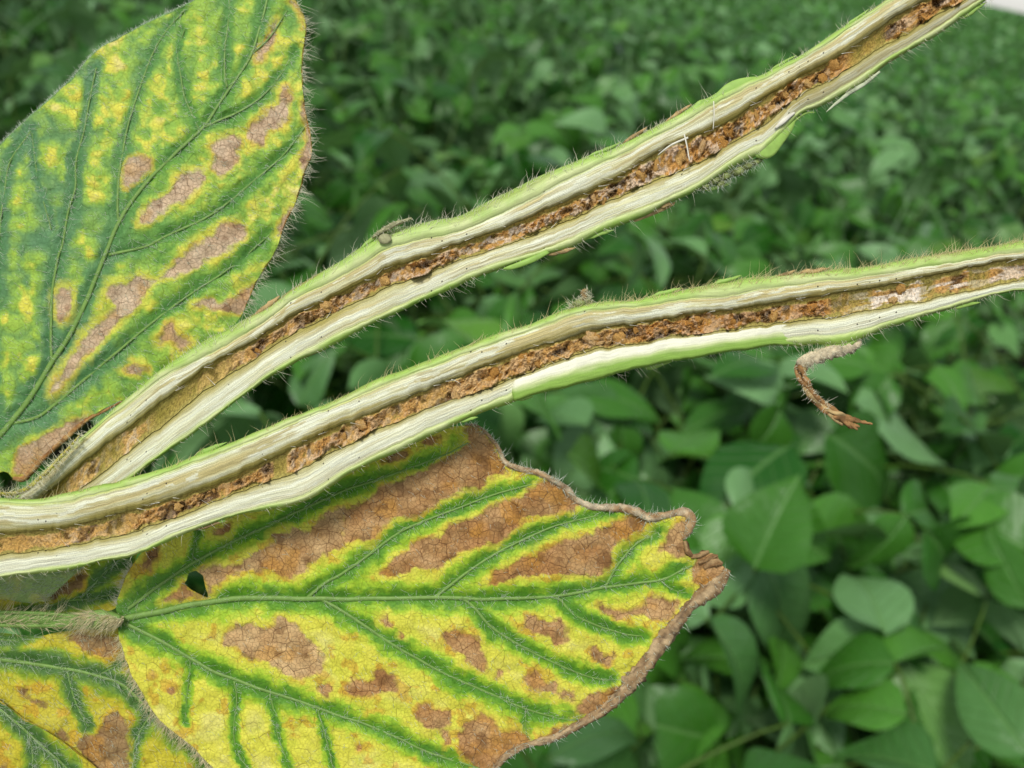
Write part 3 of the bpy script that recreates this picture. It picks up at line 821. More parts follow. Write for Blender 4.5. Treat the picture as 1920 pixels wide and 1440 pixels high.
    # --- hairs on the rind
    for up, dens, lo, hi in ((1, hair_gold[1], 7, 28), (0, hair_gold[2], 6, 22)):
        dn = np.interp(x, hair_gold[0], dens)
        nh = int(3600)
        q = RS.randint(0, n, nh); q = q[RS.rand(nh) < dn[q]]
        nh = len(q)
        a = RS.uniform(-0.35, 1.25, nh)                                 # 0 = edge, positive = towards the lens side
        e = T if up else B
        w1 = W1 if up else W2
        f_ = np.clip(RS.rand(nh) ** 2.0, 0, 1)
        y_ = e[q] * (1 - 0.6 * f_) + w1[q] * 0.6 * f_
        R0 = np.stack([x[q], y_, z0[q] - 13 + 14 * np.sqrt(np.clip(0.6 * f_ * 1.6, 0, 1)) - RS.rand(nh) * 12 * (f_ < 0.05)], 1)
        sg = -1 if up else 1
        nx = -sg * -slope[q] * 1.0
        dr = np.stack([-slope[q] * sg * 1.0 + RS.normal(0.25, 0.5, nh), sg * np.ones(nh) + RS.normal(0, 0.3, nh), RS.normal(0.15, 0.45, nh)], 1)
        ln = lo + (hi - lo) * RS.rand(nh) ** 2.6
        V, F = strands(R0, dr, ln, jit(nh, 0.38, 0.66), np.stack([RS.normal(0.3, 0.4, nh), RS.normal(0, 0.35, nh), RS.normal(0, 0.3, nh)], 1), 5, 0.03)
        tag(add('hairs', mesh_np('hairs', rel(base, W(V)), F), M['goldhair'] if up and hair_gold[3] else M['hair'], root), kind='stuff')
    return root, base, dict(x=x, T=T, W1=W1, P1=P1, P2=P2, W2=W2, B=B, z0=z0)

def crumb_mesh(i):
    bm = bmesh.new(); bmesh.ops.create_icosphere(bm, subdivisions=3, radius=1.0)
    rs = np.random.RandomState(200 + i)
    co = np.array([v.co[:] for v in bm.verts])
    a = fbm(co[:, 0] * 1.7 + co[:, 2] * 1.1 + 9 * i, co[:, 1] * 1.7 - co[:, 2] * 0.9, 90 + i, 4) + fbm(co[:, 2] * 2.5 + 5, co[:, 0] * 2.1 + co[:, 1] * 2 + 7 * i, 95 + i, 3)
    sc = 0.15 + 0.85 * a + rs.normal(0, 0.10, len(co))
    for v, s in zip(bm.verts, sc): v.co = v.co * s
    me = bpy.data.meshes.new('pith_crumb'); bm.to_mesh(me); bm.free(); me.materials.append(M['chunk'])
    me.polygons.foreach_set('use_smooth', np.ones(len(me.polygons), bool))
    return me
CRUMBS = [crumb_mesh(i) for i in range(9)]

zU = lambda x: -12 + np.interp(x, [-40, 150, 330, 560, 1200, 1960], [-95, -75, -42, -14, 0, 10])
zL = lambda x: np.interp(x, [-60, 300, 900, 1400, 1990], [26, 24, 20, 14, 0]) + 0 * x
UK = (np.array([-40, 100, 130, 280, 295, 330, 420, 470, 560, 1000, 1460, 1490, 1570, 1600, 1650, 1670, 1770, 1960]),
      np.array([0.0, 0.1, 0.32, 0.32, 0.05, 0.15, 0.2, 0.55, 1.0, 1.0, 1.0, 0.8, 0.6, 0.1, 0.12, 0.9, 1.0, 1.0]),
      np.array([0.2, 0.2, 0.1, 0.1, 0.0, 0.0, 0.0, 0.2, 0.5, 0.6, 0.55, 0.5, 0.6, 0.6, 0.6, 0.6, 0.6, 0.6]),
      np.array([0.2, 0.2, 0.3, 0.3, 0.0, 0.0, 0.0, 0.2, 0.2, 0.45, 0.35, 0.3, 0.1, 0.0, 0.0, 0.2, 0.4, 0.3]))
LK = (np.array([-60, 40, 130, 240, 505, 515, 536, 545, 800, 1180, 1200, 1545, 1560, 1595, 1605, 1700, 1830, 1990]),
      np.array([0.25, 0.3, 0.35, 0.8, 1.0, 0.05, 0.05, 1.0, 0.9, 0.9, 1.0, 1.0, 0.2, 0.2, 0.42, 0.42, 0.42, 0.42]),
      np.array([0.6, 0.4, 0.2, 0.4, 0.5, 0.0, 0.0, 0.4, 0.3, 0.3, 0.75, 0.9, 0.6, 0.3, 0.5, 0.3, 0.5, 0.4]),
      np.array([0.0, 0.0, 0.2, 0.1, 0.1, 0.0, 0.0, 0.3, 0.1, 0.2, 0.2, 0.2, 0.2, 0.3, 0.7, 1.4, 0.6, 0.3]))
HU = (np.array([-40, 200, 420, 700, 1240, 1300, 1960]), np.array([0.2, 0.3, 0.7, 0.8, 0.8, 0.35, 0.2]) * 0.55, np.array([0.1, 0.2, 0.5, 0.4, 0.3, 0.7, 0.5]) * 0.4, 0)
HL = (np.array([-60, 300, 600, 1100, 1200, 1500, 1990]), np.array([0.2, 0.25, 0.3, 0.5, 1.0, 1.0, 1.0]) * 0.6, np.array([0.3, 0.2, 0.2, 0.2, 0.7, 0.7, 0.4]) * 0.4, 1)
SU, SUb, SUd = build_stem('split_stem', 'upper split stem with dark brown pith, crossing behind the other at left', XS_U, zU, UK, 300,
                          (np.array([0, 350, 560, 700, 1960]), np.array([0.55, 0.7, 0.4, 0.1, 0.0])), HU, True)
SL, SLb, SLd = build_stem('split_stem', 'lower split stem with a withered stalk hanging under its right part', XS_L, zL, LK, 500,
                          (np.array([-60, 300, 700, 1100, 1990]), np.array([1.0, 0.9, 0.6, 0.9, 0.95])), HL)

def px_tube(name, root, base, pts, radii, mat, sides=8, step=4, rough=0.0, seed=0, flat=1.0, label=None):
    P = spline(np.column_stack([np.asarray(pts, float), np.asarray(radii, float)]), step)
    R = P[:, 3]
    V, F = tube(P[:, :3], R, sides, flat)
    if rough:
        nb = len(P) * sides
        i = np.arange(nb) // sides; j = np.arange(nb) % sides
        k = (fbm(i * 0.45, j * 0.9, seed, 3) - 0.5) * 2 * rough
        c = np.repeat(P[:, :3], sides, 0)
        V[:nb] = c + (V[:nb] - c) * (1 + k)[:, None]
    o = add(name, mesh_np(name, rel(base, W(V)), F), mat, root)
    if label: o['label'] = label
    return o, P

def px_sheet(name, root, base, poly, z, mat, thick=3.0, curve=0.0, label=None, zf=None):
    """small thick flap with a traced outline, lofted towards its middle"""
    L = spline(poly, 5, True); c = L.mean(0)
    rings = [(1.0, -thick), (1.02, -thick * 0.5), (1.0, 0), (0.8, 1.2), (0.5, 2.2), (0.2, 2.6)]
    n = len(L)
    V = []
    for s, dz in rings:
        xy = c + (L - c) * s
        zz = z + dz + curve * (np.hypot(*(xy - c).T) / 20) ** 2
        if zf is not None: zz = zz + zf(xy[:, 0], xy[:, 1])
        V.append(np.column_stack([xy, zz]))
    V = np.vstack(V + [np.append(c, z + 2.7 + (zf(c[0], c[1]) if zf else 0))[None], np.append(c, z - thick + (zf(c[0], c[1]) if zf else 0))[None]])
    k = len(rings) * n
    s = np.arange(n); s2 = (s + 1) % n
    F = [grid_faces(len(rings), n, wrap=True), np.vstack([np.stack([(len(rings) - 1) * n + s, (len(rings) - 1) * n + s2, np.full(n, k)], 1), np.stack([s2, s, np.full(n, k + 1)], 1)])]
    o = add(name, mesh_np(name, rel(base, W(V)), F), mat, root)
    if label: o['label'] = label
    return o

def px_hairs(root, base, P, n, lo, hi, mat, spread=1.0, dirn=(0, 0, 0), rad=(0.45, 0.8), surf=None, name='hairs'):
    """hairs round a px-space path P (x,y,z,r)"""
    i = RS.randint(0, len(P), n)
    a = RS.uniform(0, 2 * math.pi, n)
    T = np.gradient(P[:, :3], axis=0); T /= np.linalg.norm(T, axis=1)[:, None] + 1e-9
    A = np.cross(T, [0, 0, 1.0]); A /= np.linalg.norm(A, axis=1)[:, None] + 1e-9
    B = np.cross(A, T)
    N = np.cos(a)[:, None] * A[i] + np.abs(np.sin(a))[:, None] * B[i] * np.where(RS.rand(n) < 0.85, 1, -1)[:, None]
    R0 = P[i, :3] + N * P[i, 3:4] * 0.95 + T[i] * RS.uniform(-2, 2, (n, 1))
    V, F = strands(R0, N + spread * RS.normal(0, 0.45, (n, 3)) + np.asarray(dirn, float), lo + (hi - lo) * RS.rand(n) ** 1.5, jit(n, *rad), RS.normal(0, 0.3, (n, 3)), 4, 0.03)
    return tag(add(name, mesh_np(name, rel(base, W(V)), F), mat, root), kind='stuff')

# upper stem: stipule, bud scar, lifted rind, node swelling, bud cluster
o, P = px_tube('stipule', SU, SUb, [(698, 446, -30), (716, 434, -22), (742, 420, -18), (772, 409, -20)], [2, 5, 5, 2], M['greybud'], 8, 3, 0.35, 3, label='grey hairy stipule lying along the stem')
px_hairs(SU, SUb, P, 60, 4, 10, M['hair'])
px_sheet('bud_scar', SU, SUb, [(709, 446), (718, 438), (730, 440), (734, 450), (726, 457), (713, 456)], -16, M['greybud'], 2, 0, 'small pale round bud scar')
px_sheet('rind_flap', SU, SUb, [(1326, 189), (1342, 176), (1362, 158), (1385, 148), (1416, 144), (1424, 148), (1396, 168), (1362, 186), (1338, 196)], -14, M['flap'], 5)
px_sheet('rind_flap', SU, SUb, [(1280, 222), (1296, 203), (1312, 188), (1334, 186), (1338, 192), (1312, 210), (1292, 224)], -16, M['flap'], 5)
px_sheet('node_swelling', SU, SUb, [(1428, 276), (1440, 262), (1458, 240), (1480, 224), (1490, 228), (1484, 246), (1466, 272), (1450, 292), (1432, 298), (1416, 292)], -14, M['flap'], 14, 0, 'pale green swollen node edge')
for q, (bx_, by_, br_) in enumerate([(1322, 348, 9), (1340, 338, 10), (1362, 330, 9), (1384, 322, 11), (1402, 312, 9), (1420, 302, 8), (1352, 345, 7)]):
    o, P = px_tube('bud', SU, SUb, [(bx_ - br_, by_ + 4, -34), (bx_, by_, -24), (bx_ + br_, by_ - 5, -30)], [br_ * 0.5, br_ * 0.85, br_ * 0.4], M['bud'], 9, 3, 0.4, q)
    px_hairs(SU, SUb, P, 34, 6, 16, M['whitehair'], 1.0, (0.1, 0.5, 0))
px_sheet('rind_flap', SU, SUb, [(1308, 352), (1330, 350), (1356, 344), (1372, 338), (1368, 346), (1340, 356), (1318, 358)], -30, M['flap'], 5)
o, P = px_tube('torn_sliver', SU, SUb, [(1650, 134, -12), (1622, 156, -12), (1596, 172, -12), (1570, 192, -10), (1549, 210, -4)], [2, 3.5, 4, 3, 0.6], M['sliver'], 6, 3, 0.4, 2, 0.4, 'torn white sliver peeling from the lower edge')
o, P = px_tube('torn_sliver', SU, SUb, [(1454, 240, -4), (1470, 226, -3), (1490, 211, -5)], [2, 5, 2], M['white'], 6, 3, 0.2, 2, 0.5)
px_tube('torn_fibre', SU, SUb, [(1290, 258, 2), (1262, 270, 8), (1244, 282, 9), (1233, 291, 8)], [2.4, 2.2, 1.6, 0.5], M['white'], 5, 3)
px_tube('torn_fibre', SU, SUb, [(1283, 252, 3), (1288, 274, 10), (1293, 302, 12)], [1.5, 1.5, 1.0], M['white'], 5, 3)
px_tube('torn_fibre', SU, SUb, [(1338, 190, 3), (1339, 215, 10), (1337, 243, 12)], [1.1, 1.1, 0.7], M['white'], 5, 3)
px_sheet('rind_flap', SU, SUb, [(1186, 412), (1206, 400), (1240, 388), (1266, 378), (1264, 384), (1238, 398), (1208, 410), (1190, 416)], -26, M['dry'], 4, 0, 'brown torn strip of rind')
px_sheet('rind_flap', SU, SUb, [(944, 503), (970, 492), (1000, 480), (1024, 470), (1030, 474), (1006, 489), (976, 501), (954, 506)], -12, M['flap'], 4)
def ragged(root, base, S, n, seed, x0=120, x1=1850):
    rs = np.random.RandomState(seed)
    for q in range(n):
        xc = rs.uniform(x0, x1); L = rs.uniform(22, 70); up = rs.rand() < 0.55
        e = S['T'] if up else S['B']; sg = -1 if up else 1
        xs = np.linspace(xc, xc + L, 5)
        ys = np.interp(xs, S['x'], e) + sg * np.array([-2, 0.5, 1.5, 2.5, 2.0 + rs.uniform(0, 5)])
        zs = np.interp(xs, S['x'], S['z0']) - 10 + np.array([0, 1, 2, 2, 1])
        r = rs.uniform(2.2, 4.0)
        px_tube('torn_strip', root, base, np.column_stack([xs, ys, zs]), [0.6, r, r * 1.2, r, 0.5], (M['flap'], M['flap'], M['dry'])[rs.randint(3)], 6, 3, 0.6, seed + q, 0.5)
ragged(SU, SUb, SUd, 14, 610)
ragged(SL, SLb, SLd, 10, 640)
# lower stem: bud, stripped rind end, node, withered stalk
o, P = px_tube('bud', SL, SLb, [(1070, 582, -4), (1082, 572, 0), (1096, 566, 0), (1108, 562, -4)], [5, 9, 8, 4], M['bud'], 9, 3, 0.4, 5)
px_hairs(SL, SLb, P, 110, 8, 22, M['hair'], 1.0, (-0.2, -0.4, 0))
o, P = px_tube('dry_stipule', SL, SLb, [(1088, 570, 0), (1096, 558, 4), (1094, 548, 4), (1102, 544, 2)], [3, 5, 5, 2], M['dry'], 8, 2, 0.5, 6)
px_hairs(SL, SLb, P, 60, 6, 14, M['hair'])
def band_sheet(name, root, base, S, x0, x1, f0, f1, z, mat, col):
    m = (S['x'] >= x0) & (S['x'] <= x1); x = S['x'][m]
    ya = S['P2'][m] * (1 - f0) + S['B'][m] * f0; yb = S['P2'][m] * (1 - f1) + S['B'][m] * f1
    v = np.linspace(0, 1, 14)[None]
    Y = ya[:, None] * (1 - v) + yb[:, None] * v
    e = sm(0, 6, np.minimum(x - x0, 200))[:, None]
    fade = sm(x1 - 130, x1, x)[:, None]
    Z = S['z0'][m][:, None] - fade * 11 + z * (1 - fade) * np.sin(math.pi * np.clip(v * 0.8 + 0.1, 0, 1)) ** 0.5 + 1.5
    Z[0] -= z + 2; Z[:, -1] -= z + 6
    Xg = np.broadcast_to(x[:, None], Y.shape) - 5 * np.sin(math.pi * v) * (x[:, None] < x0 + 3)
    G = np.stack([Xg, Y, Z], -1)
    n1 = fbm(Xg * 0.02, v * 9, 77, 4)
    cb = srgb_mix(lin((228, 228, 202)), lin((206, 216, 156)), sm(0.25, 0.45, v + 0.12 * (n1 - 0.5)) + 0 * Y)
    cb = srgb_mix(cb, lin((146, 184, 80)), sm(0.36, 0.66, v + 0.25 * (n1 - 0.5)) + 0 * Y)
    pp = np.stack([Xg / 100, Y * 0 + v * 0.4, 0 * Y], -1).reshape(-1, 3)
    o = add(name, mesh_np(name, rel(base, W(G.reshape(-1, 3))), grid_faces(*G.shape[:2]), True, {'c_col': cb.reshape(-1, 3), 'pp': pp}), mat, root)
    return o
o = band_sheet('rind_sleeve', SL, SLb, SLd, 964, 1540, 0.12, 1.02, 9, M['rind'], None); o['label'] = 'smooth white and green sleeve of rind left on the lower edge'
px_sheet('node_swelling', SL, SLb, [(1540, 640), (1562, 626), (1590, 622), (1614, 626), (1604, 642), (1580, 655), (1556, 654)], 0, M['flap'], 14)
px_sheet('rind_flap', SL, SLb, [(1208, 690), (1226, 672), (1250, 668), (1262, 676), (1242, 686), (1222, 693)], 2, M['flap'], 4)
o, P = px_tube('withered_stalk', SL, SLb, [(1600, 624, -20), (1604, 642, -10), (1582, 655, -3), (1552, 662, 0), (1524, 670, 2), (1508, 678, 3), (1504, 688, 3)],
               [9, 11, 11, 12, 13, 14, 9], M['paledry'], 12, 2.5, 0.55, 8, 0.7, 'pale hairy upper part of the hanging leaf stalk')
px_hairs(SL, SLb, P, 220, 5, 15, M['hair'], 0.9, (0.6, 0.1, 0))
path = spline(np.array([(1508, 676, 2), (1502, 692, 4), (1507, 714, 2), (1520, 738, 0), (1540, 758, -2), (1562, 775, -4), (1586, 788, -6)], float), 2.5)
nn_ = len(path); tt_ = np.linspace(0, 1, nn_)
for q in range(5):
    ph = q * 2 * math.pi / 5 + tt_ * 5.0 + 1.5 * vnoise(tt_ * 5, 0 * tt_ + q, 55)
    rad = (6.8 - 2.0 * np.sin(tt_ * math.pi) ** 2) * (0.7 + 0.6 * vnoise(tt_ * 9, 0 * tt_ + q, 56))
    T_ = np.gradient(path, axis=0); T_ /= np.linalg.norm(T_, axis=1)[:, None]
    N_ = np.stack([-T_[:, 1], T_[:, 0], 0 * tt_], 1)
    Pq = path + N_ * (np.cos(ph) * rad)[:, None] + np.stack([0 * tt_, 0 * tt_, np.sin(ph) * rad * 0.7], 1)
    V, F = tube(Pq, 2.4 + 4.2 * vnoise(tt_ * 11, 0 * tt_ + q, 57), 7, 0.7)
    add('withered_strand', mesh_np('withered_strand', rel(SLb, W(V)), F), M['dry'] if q % 2 else M['dryred'], SL)
px_hairs(SL, SLb, np.column_stack([path, np.full(nn_, 8.0)])[: nn_ * 3 // 4], 130, 5, 14, M['hair'])
for q, (tx, ty) in enumerate([(1636, 795), (1612, 800), (1608, 806), (1600, 804), (1616, 790)]):
    px_tube('frayed_tip', SL, SLb, [(1576, 783, -5), ((1580 + tx) / 2, (786 + ty) / 2 - 1 + q % 2 * 3, -4 + q), (tx, ty, -6)], [6, 4.5, 1.6], M['dryred'], 7, 2.5, 0.8, 20 + q)

# ================================================================== DISEASED LEAVES
def build_blade(outline, veins, patches, zfun, cfg, holes=(), step=2.0, seed=0):
    """returns V(px), F, attrs, sampler of surface height"""
    OL = spline(outline, 6, True)
    OL = OL + np.stack([fbm(OL[:, 0] * 0.06, OL[:, 1] * 0.06, seed + 1) - 0.5, fbm(OL[:, 0] * 0.06, OL[:, 1] * 0.06, seed + 2) - 0.5], 1) * 5
    x0, y0 = OL.min(0) - 14; x1, y1 = OL.max(0) + 14
    x0, x1, y0, y1 = max(x0, cfg.get('clip', (-230, 0, 0, 0))[0]), x1, max(y0, -190), min(y1, 1640)
    cs = 4.0
    gx, gy = np.arange(x0, x1 + cs, cs), np.arange(y0, y1 + cs, cs)
    CX, CY = np.meshgrid(gx, gy, indexing='ij')
    so = sdf(CX, CY, OL)
    for h in holes: so = np.maximum(so, -sdf(CX, CY, np.asarray(h, float)))
    dv = np.full(CX.shape, 1e9); dr = np.full(CX.shape, 1e9)
    for pts, ga, gb, *_ in veins:
        L = spline(pts, 10)[:, :2]
        d, t = seg_dist(CX, CY, L)
        dv = np.minimum(dv, d / (ga * (1 - t) + gb * t)); dr = np.minimum(dr, d)
    bs = np.full(CX.shape, 60.0); tone = np.zeros(CX.shape)
    for poly, tn in patches:
        L = np.asarray(poly, float)
        lo, hi = L.min(0) - 44, L.max(0) + 44
        ix = slice(*np.searchsorted(gx, [lo[0], hi[0]])); iy = slice(*np.searchsorted(gy, [lo[1], hi[1]]))
        if ix.stop <= ix.start or iy.stop <= iy.start: continue
        s = sdf(CX[ix, iy], CY[ix, iy], L)
        mm = s < bs[ix, iy]
        tone[ix, iy] = np.where(mm, tn, tone[ix, iy]); bs[ix, iy] = np.minimum(bs[ix, iy], s)
    def bil(Fd, x, y):
        u = np.clip((x - x0) / cs, 0, len(gx) - 1.001); v = np.clip((y - y0) / cs, 0, len(gy) - 1.001)
        i, j = u.astype(int), v.astype(int); a, b = u - i, v - j
        return (Fd[i, j] * (1 - a) + Fd[i + 1, j] * a) * (1 - b) + (Fd[i, j + 1] * (1 - a) + Fd[i + 1, j + 1] * a) * b
    fx, fy = np.arange(x0 + 2, x1 - 2, step), np.arange(y0 + 2, y1 - 2, step)
    X, Y = np.meshgrid(fx, fy, indexing='ij')
    S = bil(so, X, Y)
    ins = S < 0
    cell = ins[:-1, :-1] | ins[1:, :-1] | ins[:-1, 1:] | ins[1:, 1:]
    use = np.zeros(X.shape, bool)
    for a in (slice(0, -1), slice(1, None)):
        for b in (slice(0, -1), slice(1, None)): use[a, b] |= cell
    idx = -np.ones(X.shape, int); idx[use] = np.arange(use.sum())
    i, j = np.nonzero(cell)
    F = np.stack([idx[i, j], idx[i, j + 1], idx[i + 1, j + 1], idx[i + 1, j]], 1)
    x, y = X[use], Y[use]; s = S[use]
    e = 1.5
    g1 = (bil(so, x + e, y) - bil(so, x - e, y)) / (2 * e); g2 = (bil(so, x, y + e) - bil(so, x, y - e)) / (2 * e)
    gn = g1 ** 2 + g2 ** 2 + 1e-6
    mv = np.where(s > 0, s, 0)
    x = x - mv * g1 / np.sqrt(gn); y = y - mv * g2 / np.sqrt(gn)
    # --- cell-wise look-up so that colours change along the fine veins
    cx, cy, f1, f2 = cells(x, y, 11.0, seed + 3)
    k = cfg.get('snap', 0.6)
    wx = (fbm(x * 0.05, y * 0.05, seed + 4) - 0.5) * 10; wy = (fbm(x * 0.05, y * 0.05, seed + 5) - 0.5) * 10
    sx, sy = x * (1 - k) + cx * k + wx, y * (1 - k) + cy * k + wy
    d = bil(dv, sx, sy) + (fbm(x * 0.035, y * 0.035, seed + 6, 4) - 0.5) * 1.3
    # blotches between cross veins
    bx_, by_ = (fbm(x * 0.03, y * 0.03, seed + 21) - 0.5) * 30, (fbm(x * 0.03, y * 0.03, seed + 22) - 0.5) * 30
    ccx, ccy, c1, c2 = cells(x + wx * 1.5 + bx_, y + wy * 1.5 + by_, cfg['blotch'], seed + 7)
    rung = sm(0.0, cfg['rungw'], c2 - c1) * 0.4 + 0.6 * sm(0.34, 0.62, fbm(x * 0.04, y * 0.04, seed + 24, 4))
    reg = fbm(x * 0.012, y * 0.012, seed + 8, 2)
    Ye = sm(cfg['yr'][0], cfg['yr'][1], d) * (1 - cfg['rungk'] * (1 - rung)) * sm(cfg['reg'][0], cfg['reg'][1], reg + cfg['yb'](x, y))
    Ye = Ye * (1 - cfg.get('brk', 0) * (1 - sm(0.36, 0.58, fbm(x * 0.02, y * 0.02, seed + 26, 3))))
    b = bil(bs, sx, sy) + (fbm(x * 0.07, y * 0.07, seed + 9) - 0.5) * 12
    tn = bil(tone, x, y)
    Br = sm(4.0, -4.0, b)
    hw = 4 + 34 * fbm(x * 0.02, y * 0.02, seed + 23) ** 1.5
    halo = sm(hw, 0, b) * (1 - Br)
    net = sm(7, 0.5, c2 - c1) * cfg['net']
    # scattered small necrotic flecks in the yellow
    fl = sm(0.62, 0.70, fbm(sx * 0.045, sy * 0.045, seed + 10, 3)) * sm(0.5, 0.95, Ye) * cfg['fleck']
    pal = {q: lin(v) for q, v in cfg['pal'].items()}
    gmix = cfg['blue'](x, y)
    green = srgb_mix(pal['green'], pal['blue'], np.clip(gmix + (fbm(x * 0.02, y * 0.02, seed + 12) - 0.5) * 0.6, 0, 1))
    green = srgb_mix(green, pal['deep'], sm(0.45, 0.0, d) * 0.6)
    c = srgb_mix(green, pal['lime'], sm(0.02, 0.6, Ye))
    c = srgb_mix(c, pal['yellow'], sm(0.5, 1.0, Ye))
    c = srgb_mix(c, pal['pale'], sm(1.6, 3.0, d) * sm(0.7, 1, Ye) * sm(0.4, 0.65, fbm(x * 0.02, y * 0.02, seed + 13)) * 0.8)
    c = srgb_mix(c, pal['deep'], net)
    c = srgb_mix(c, pal['yellow'], halo * 0.8)
    c = srgb_mix(c, pal['orange'], sm(10, -2, b) * (1 - Br) * (0.05 + 0.8 * sm(0.42, 0.68, fbm(x * 0.025, y * 0.025, seed + 14))))
    c = srgb_mix(c, pal['orange'], fl * 0.75)
    bn = fbm(x * 0.03, y * 0.03, seed + 15, 4)
    brc = srgb_mix(pal['tan'], pal['brown'], np.clip(tn + (bn - 0.5) * 1.1, 0, 1))
    brc = brc * (0.72 + 0.5 * fbm(x * 0.11, y * 0.11, seed + 25, 3))[:, None]
    brc = srgb_mix(brc, pal['orange'], sm(0.55, 0.72, fbm(x * 0.022, y * 0.022, seed + 16)) * 0.45)
    brc = srgb_mix(brc, pal['dark'], sm(0.62, 0.78, fbm(sx * 0.04, sy * 0.04, seed + 17, 3)) * 0.6 + sm(1.5, 0, np.abs(b + 1.5)) * 0.25)
    c = srgb_mix(c, brc, Br)
    # --- relief: tissue arches up between the veins
    bulge = cfg['bulge'] * sm(0, 22, bil(dr, x, y)) * (0.55 + 0.45 * sm(0, 40, c2 - c1)) + cfg['bump'] * (fbm(x * 0.035, y * 0.035, seed + 18, 3) - 0.5)
    z = zfun(x, y) + bulge - Br * 1.2
    def surf(qx, qy):
        return zfun(qx, qy) + cfg['bulge'] * 0.15 * sm(0, 22, bil(dr, qx, qy))
    V = np.column_stack([x, y, z])
    return V, F, {'c_col': c, 'brown': np.clip(Br + 0.5 * fl, 0, 1), 'yellow': Ye, 'pp': np.column_stack([x / 100, y / 100, 0 * x])}, surf, OL, so, bil

def leaf_parts(parent, base, veins, surf, inside_test, hair_n, hair_len, seed, hair_dir=(0.3, 0.2, 0)):
    """veins as tapered cords, with hairs standing along them"""
    roots = []
    for q, (pts, ga, gb, r0, r1) in enumerate(veins):
        P = spline(pts, 5)[:, :2]
        keep = np.array([-60 < p[0] < 1960 and -60 < p[1] < 1500 for p in P])
        if keep.sum() < 4: continue
        P = P[keep]
        t = np.linspace(0, 1, len(P))
        P = P + (np.stack([vnoise(t * len(P) * 0.12, 0 * t + q, seed), vnoise(t * len(P) * 0.12, 0 * t + q + 50, seed)], 1) - 0.5) * 2.5
        R = r0 * (1 - t) + r1 * t
        Z = surf(P[:, 0], P[:, 1]) + R * 0.25
        V, F = tube(np.column_stack([P, Z]), R, 7, 0.8)
        add('midrib' if q == 0 else 'vein', mesh_np('vein', rel(base, W(V)), F), M['vein'], parent)
        roots.append(np.column_stack([P, Z, R]))
    A = np.vstack(roots)
    i = RS.randint(0, len(A), hair_n)
    off = RS.normal(0, 1, (hair_n, 2)) * (A[i, 3:4] + 2.0)
    R0 = np.column_stack([A[i, :2] + off, A[i, 2] + 0.5])
    dr = np.column_stack([off / (A[i, 3:4] + 2) * 0.8 + np.asarray(hair_dir[:2]) + RS.normal(0, 0.4, (hair_n, 2)), np.full(hair_n, 0.5) + 0.3 * RS.rand(hair_n)])
    V, F = strands(R0, dr, jit(hair_n, *hair_len), jit(hair_n, 0.3, 0.5), RS.normal(0, 0.25, (hair_n, 3)), 4, 0.02)
    tag(add('vein_hairs', mesh_np('vein_hairs', rel(base, W(V)), F), M['whitehair'], parent), kind='stuff')

def lamina_hairs(parent, base, V, n, lo, hi, dirn, rad=(0.28, 0.45)):
    i = RS.randint(0, len(V), n)
    R0 = V[i] + [0, 0, 0.3]
    dr = np.asarray(dirn, float) + RS.normal(0, 0.35, (n, 3)) * [1, 1, 0.5] + [0, 0, 0.35]
    Vh, F = strands(R0, dr, jit(n, lo, hi), jit(n, *rad), RS.normal(0, 0.2, (n, 3)), 3, 0.02)
    tag(add('surface_hairs', mesh_np('surface_hairs', rel(base, W(Vh)), F), M['whitehair'], parent), kind='stuff')

def margin_hairs(parent, base, L, zfun, n, lo, hi, lean=(0.3, 0.2), mat='hair'):
    """hairs standing out from a margin polyline, outwards on its left side"""
    P = spline(L, 3); t = np.gradient(P, axis=0); t /= np.linalg.norm(t, axis=1)[:, None]
    N = np.stack([t[:, 1], -t[:, 0]], 1)
    i = RS.randint(0, len(P), n)
    R0 = np.column_stack([P[i], zfun(P[i, 0], P[i, 1]) + RS.uniform(-2, 2, n)])
    dr = np.column_stack([N[i] + np.asarray(lean) + RS.normal(0, 0.45, (n, 2)), RS.normal(0.1, 0.4, n)])
    V, F = strands(R0, dr, lo + (hi - lo) * RS.rand(n) ** 1.4, jit(n, 0.45, 0.8), RS.normal(0, 0.35, (n, 3)), 5, 0.03)
    tag(add('margin_hairs', mesh_np('margin_hairs', rel(base, W(V)), F), M[mat], parent), kind='stuff')

def d3(L): return [(a / 3, b / 3) for a, b in L]                    # traced at 3x from (0,0)
def d3b(L): return [(a / 3, 480 + b / 3) for a, b in L]
def d3c(L): return [(a / 3, 960 + b / 3) for a, b in L]
def d4(L): return [(640 + a / 2.1816, 780 + b / 2.1816) for a, b in L]

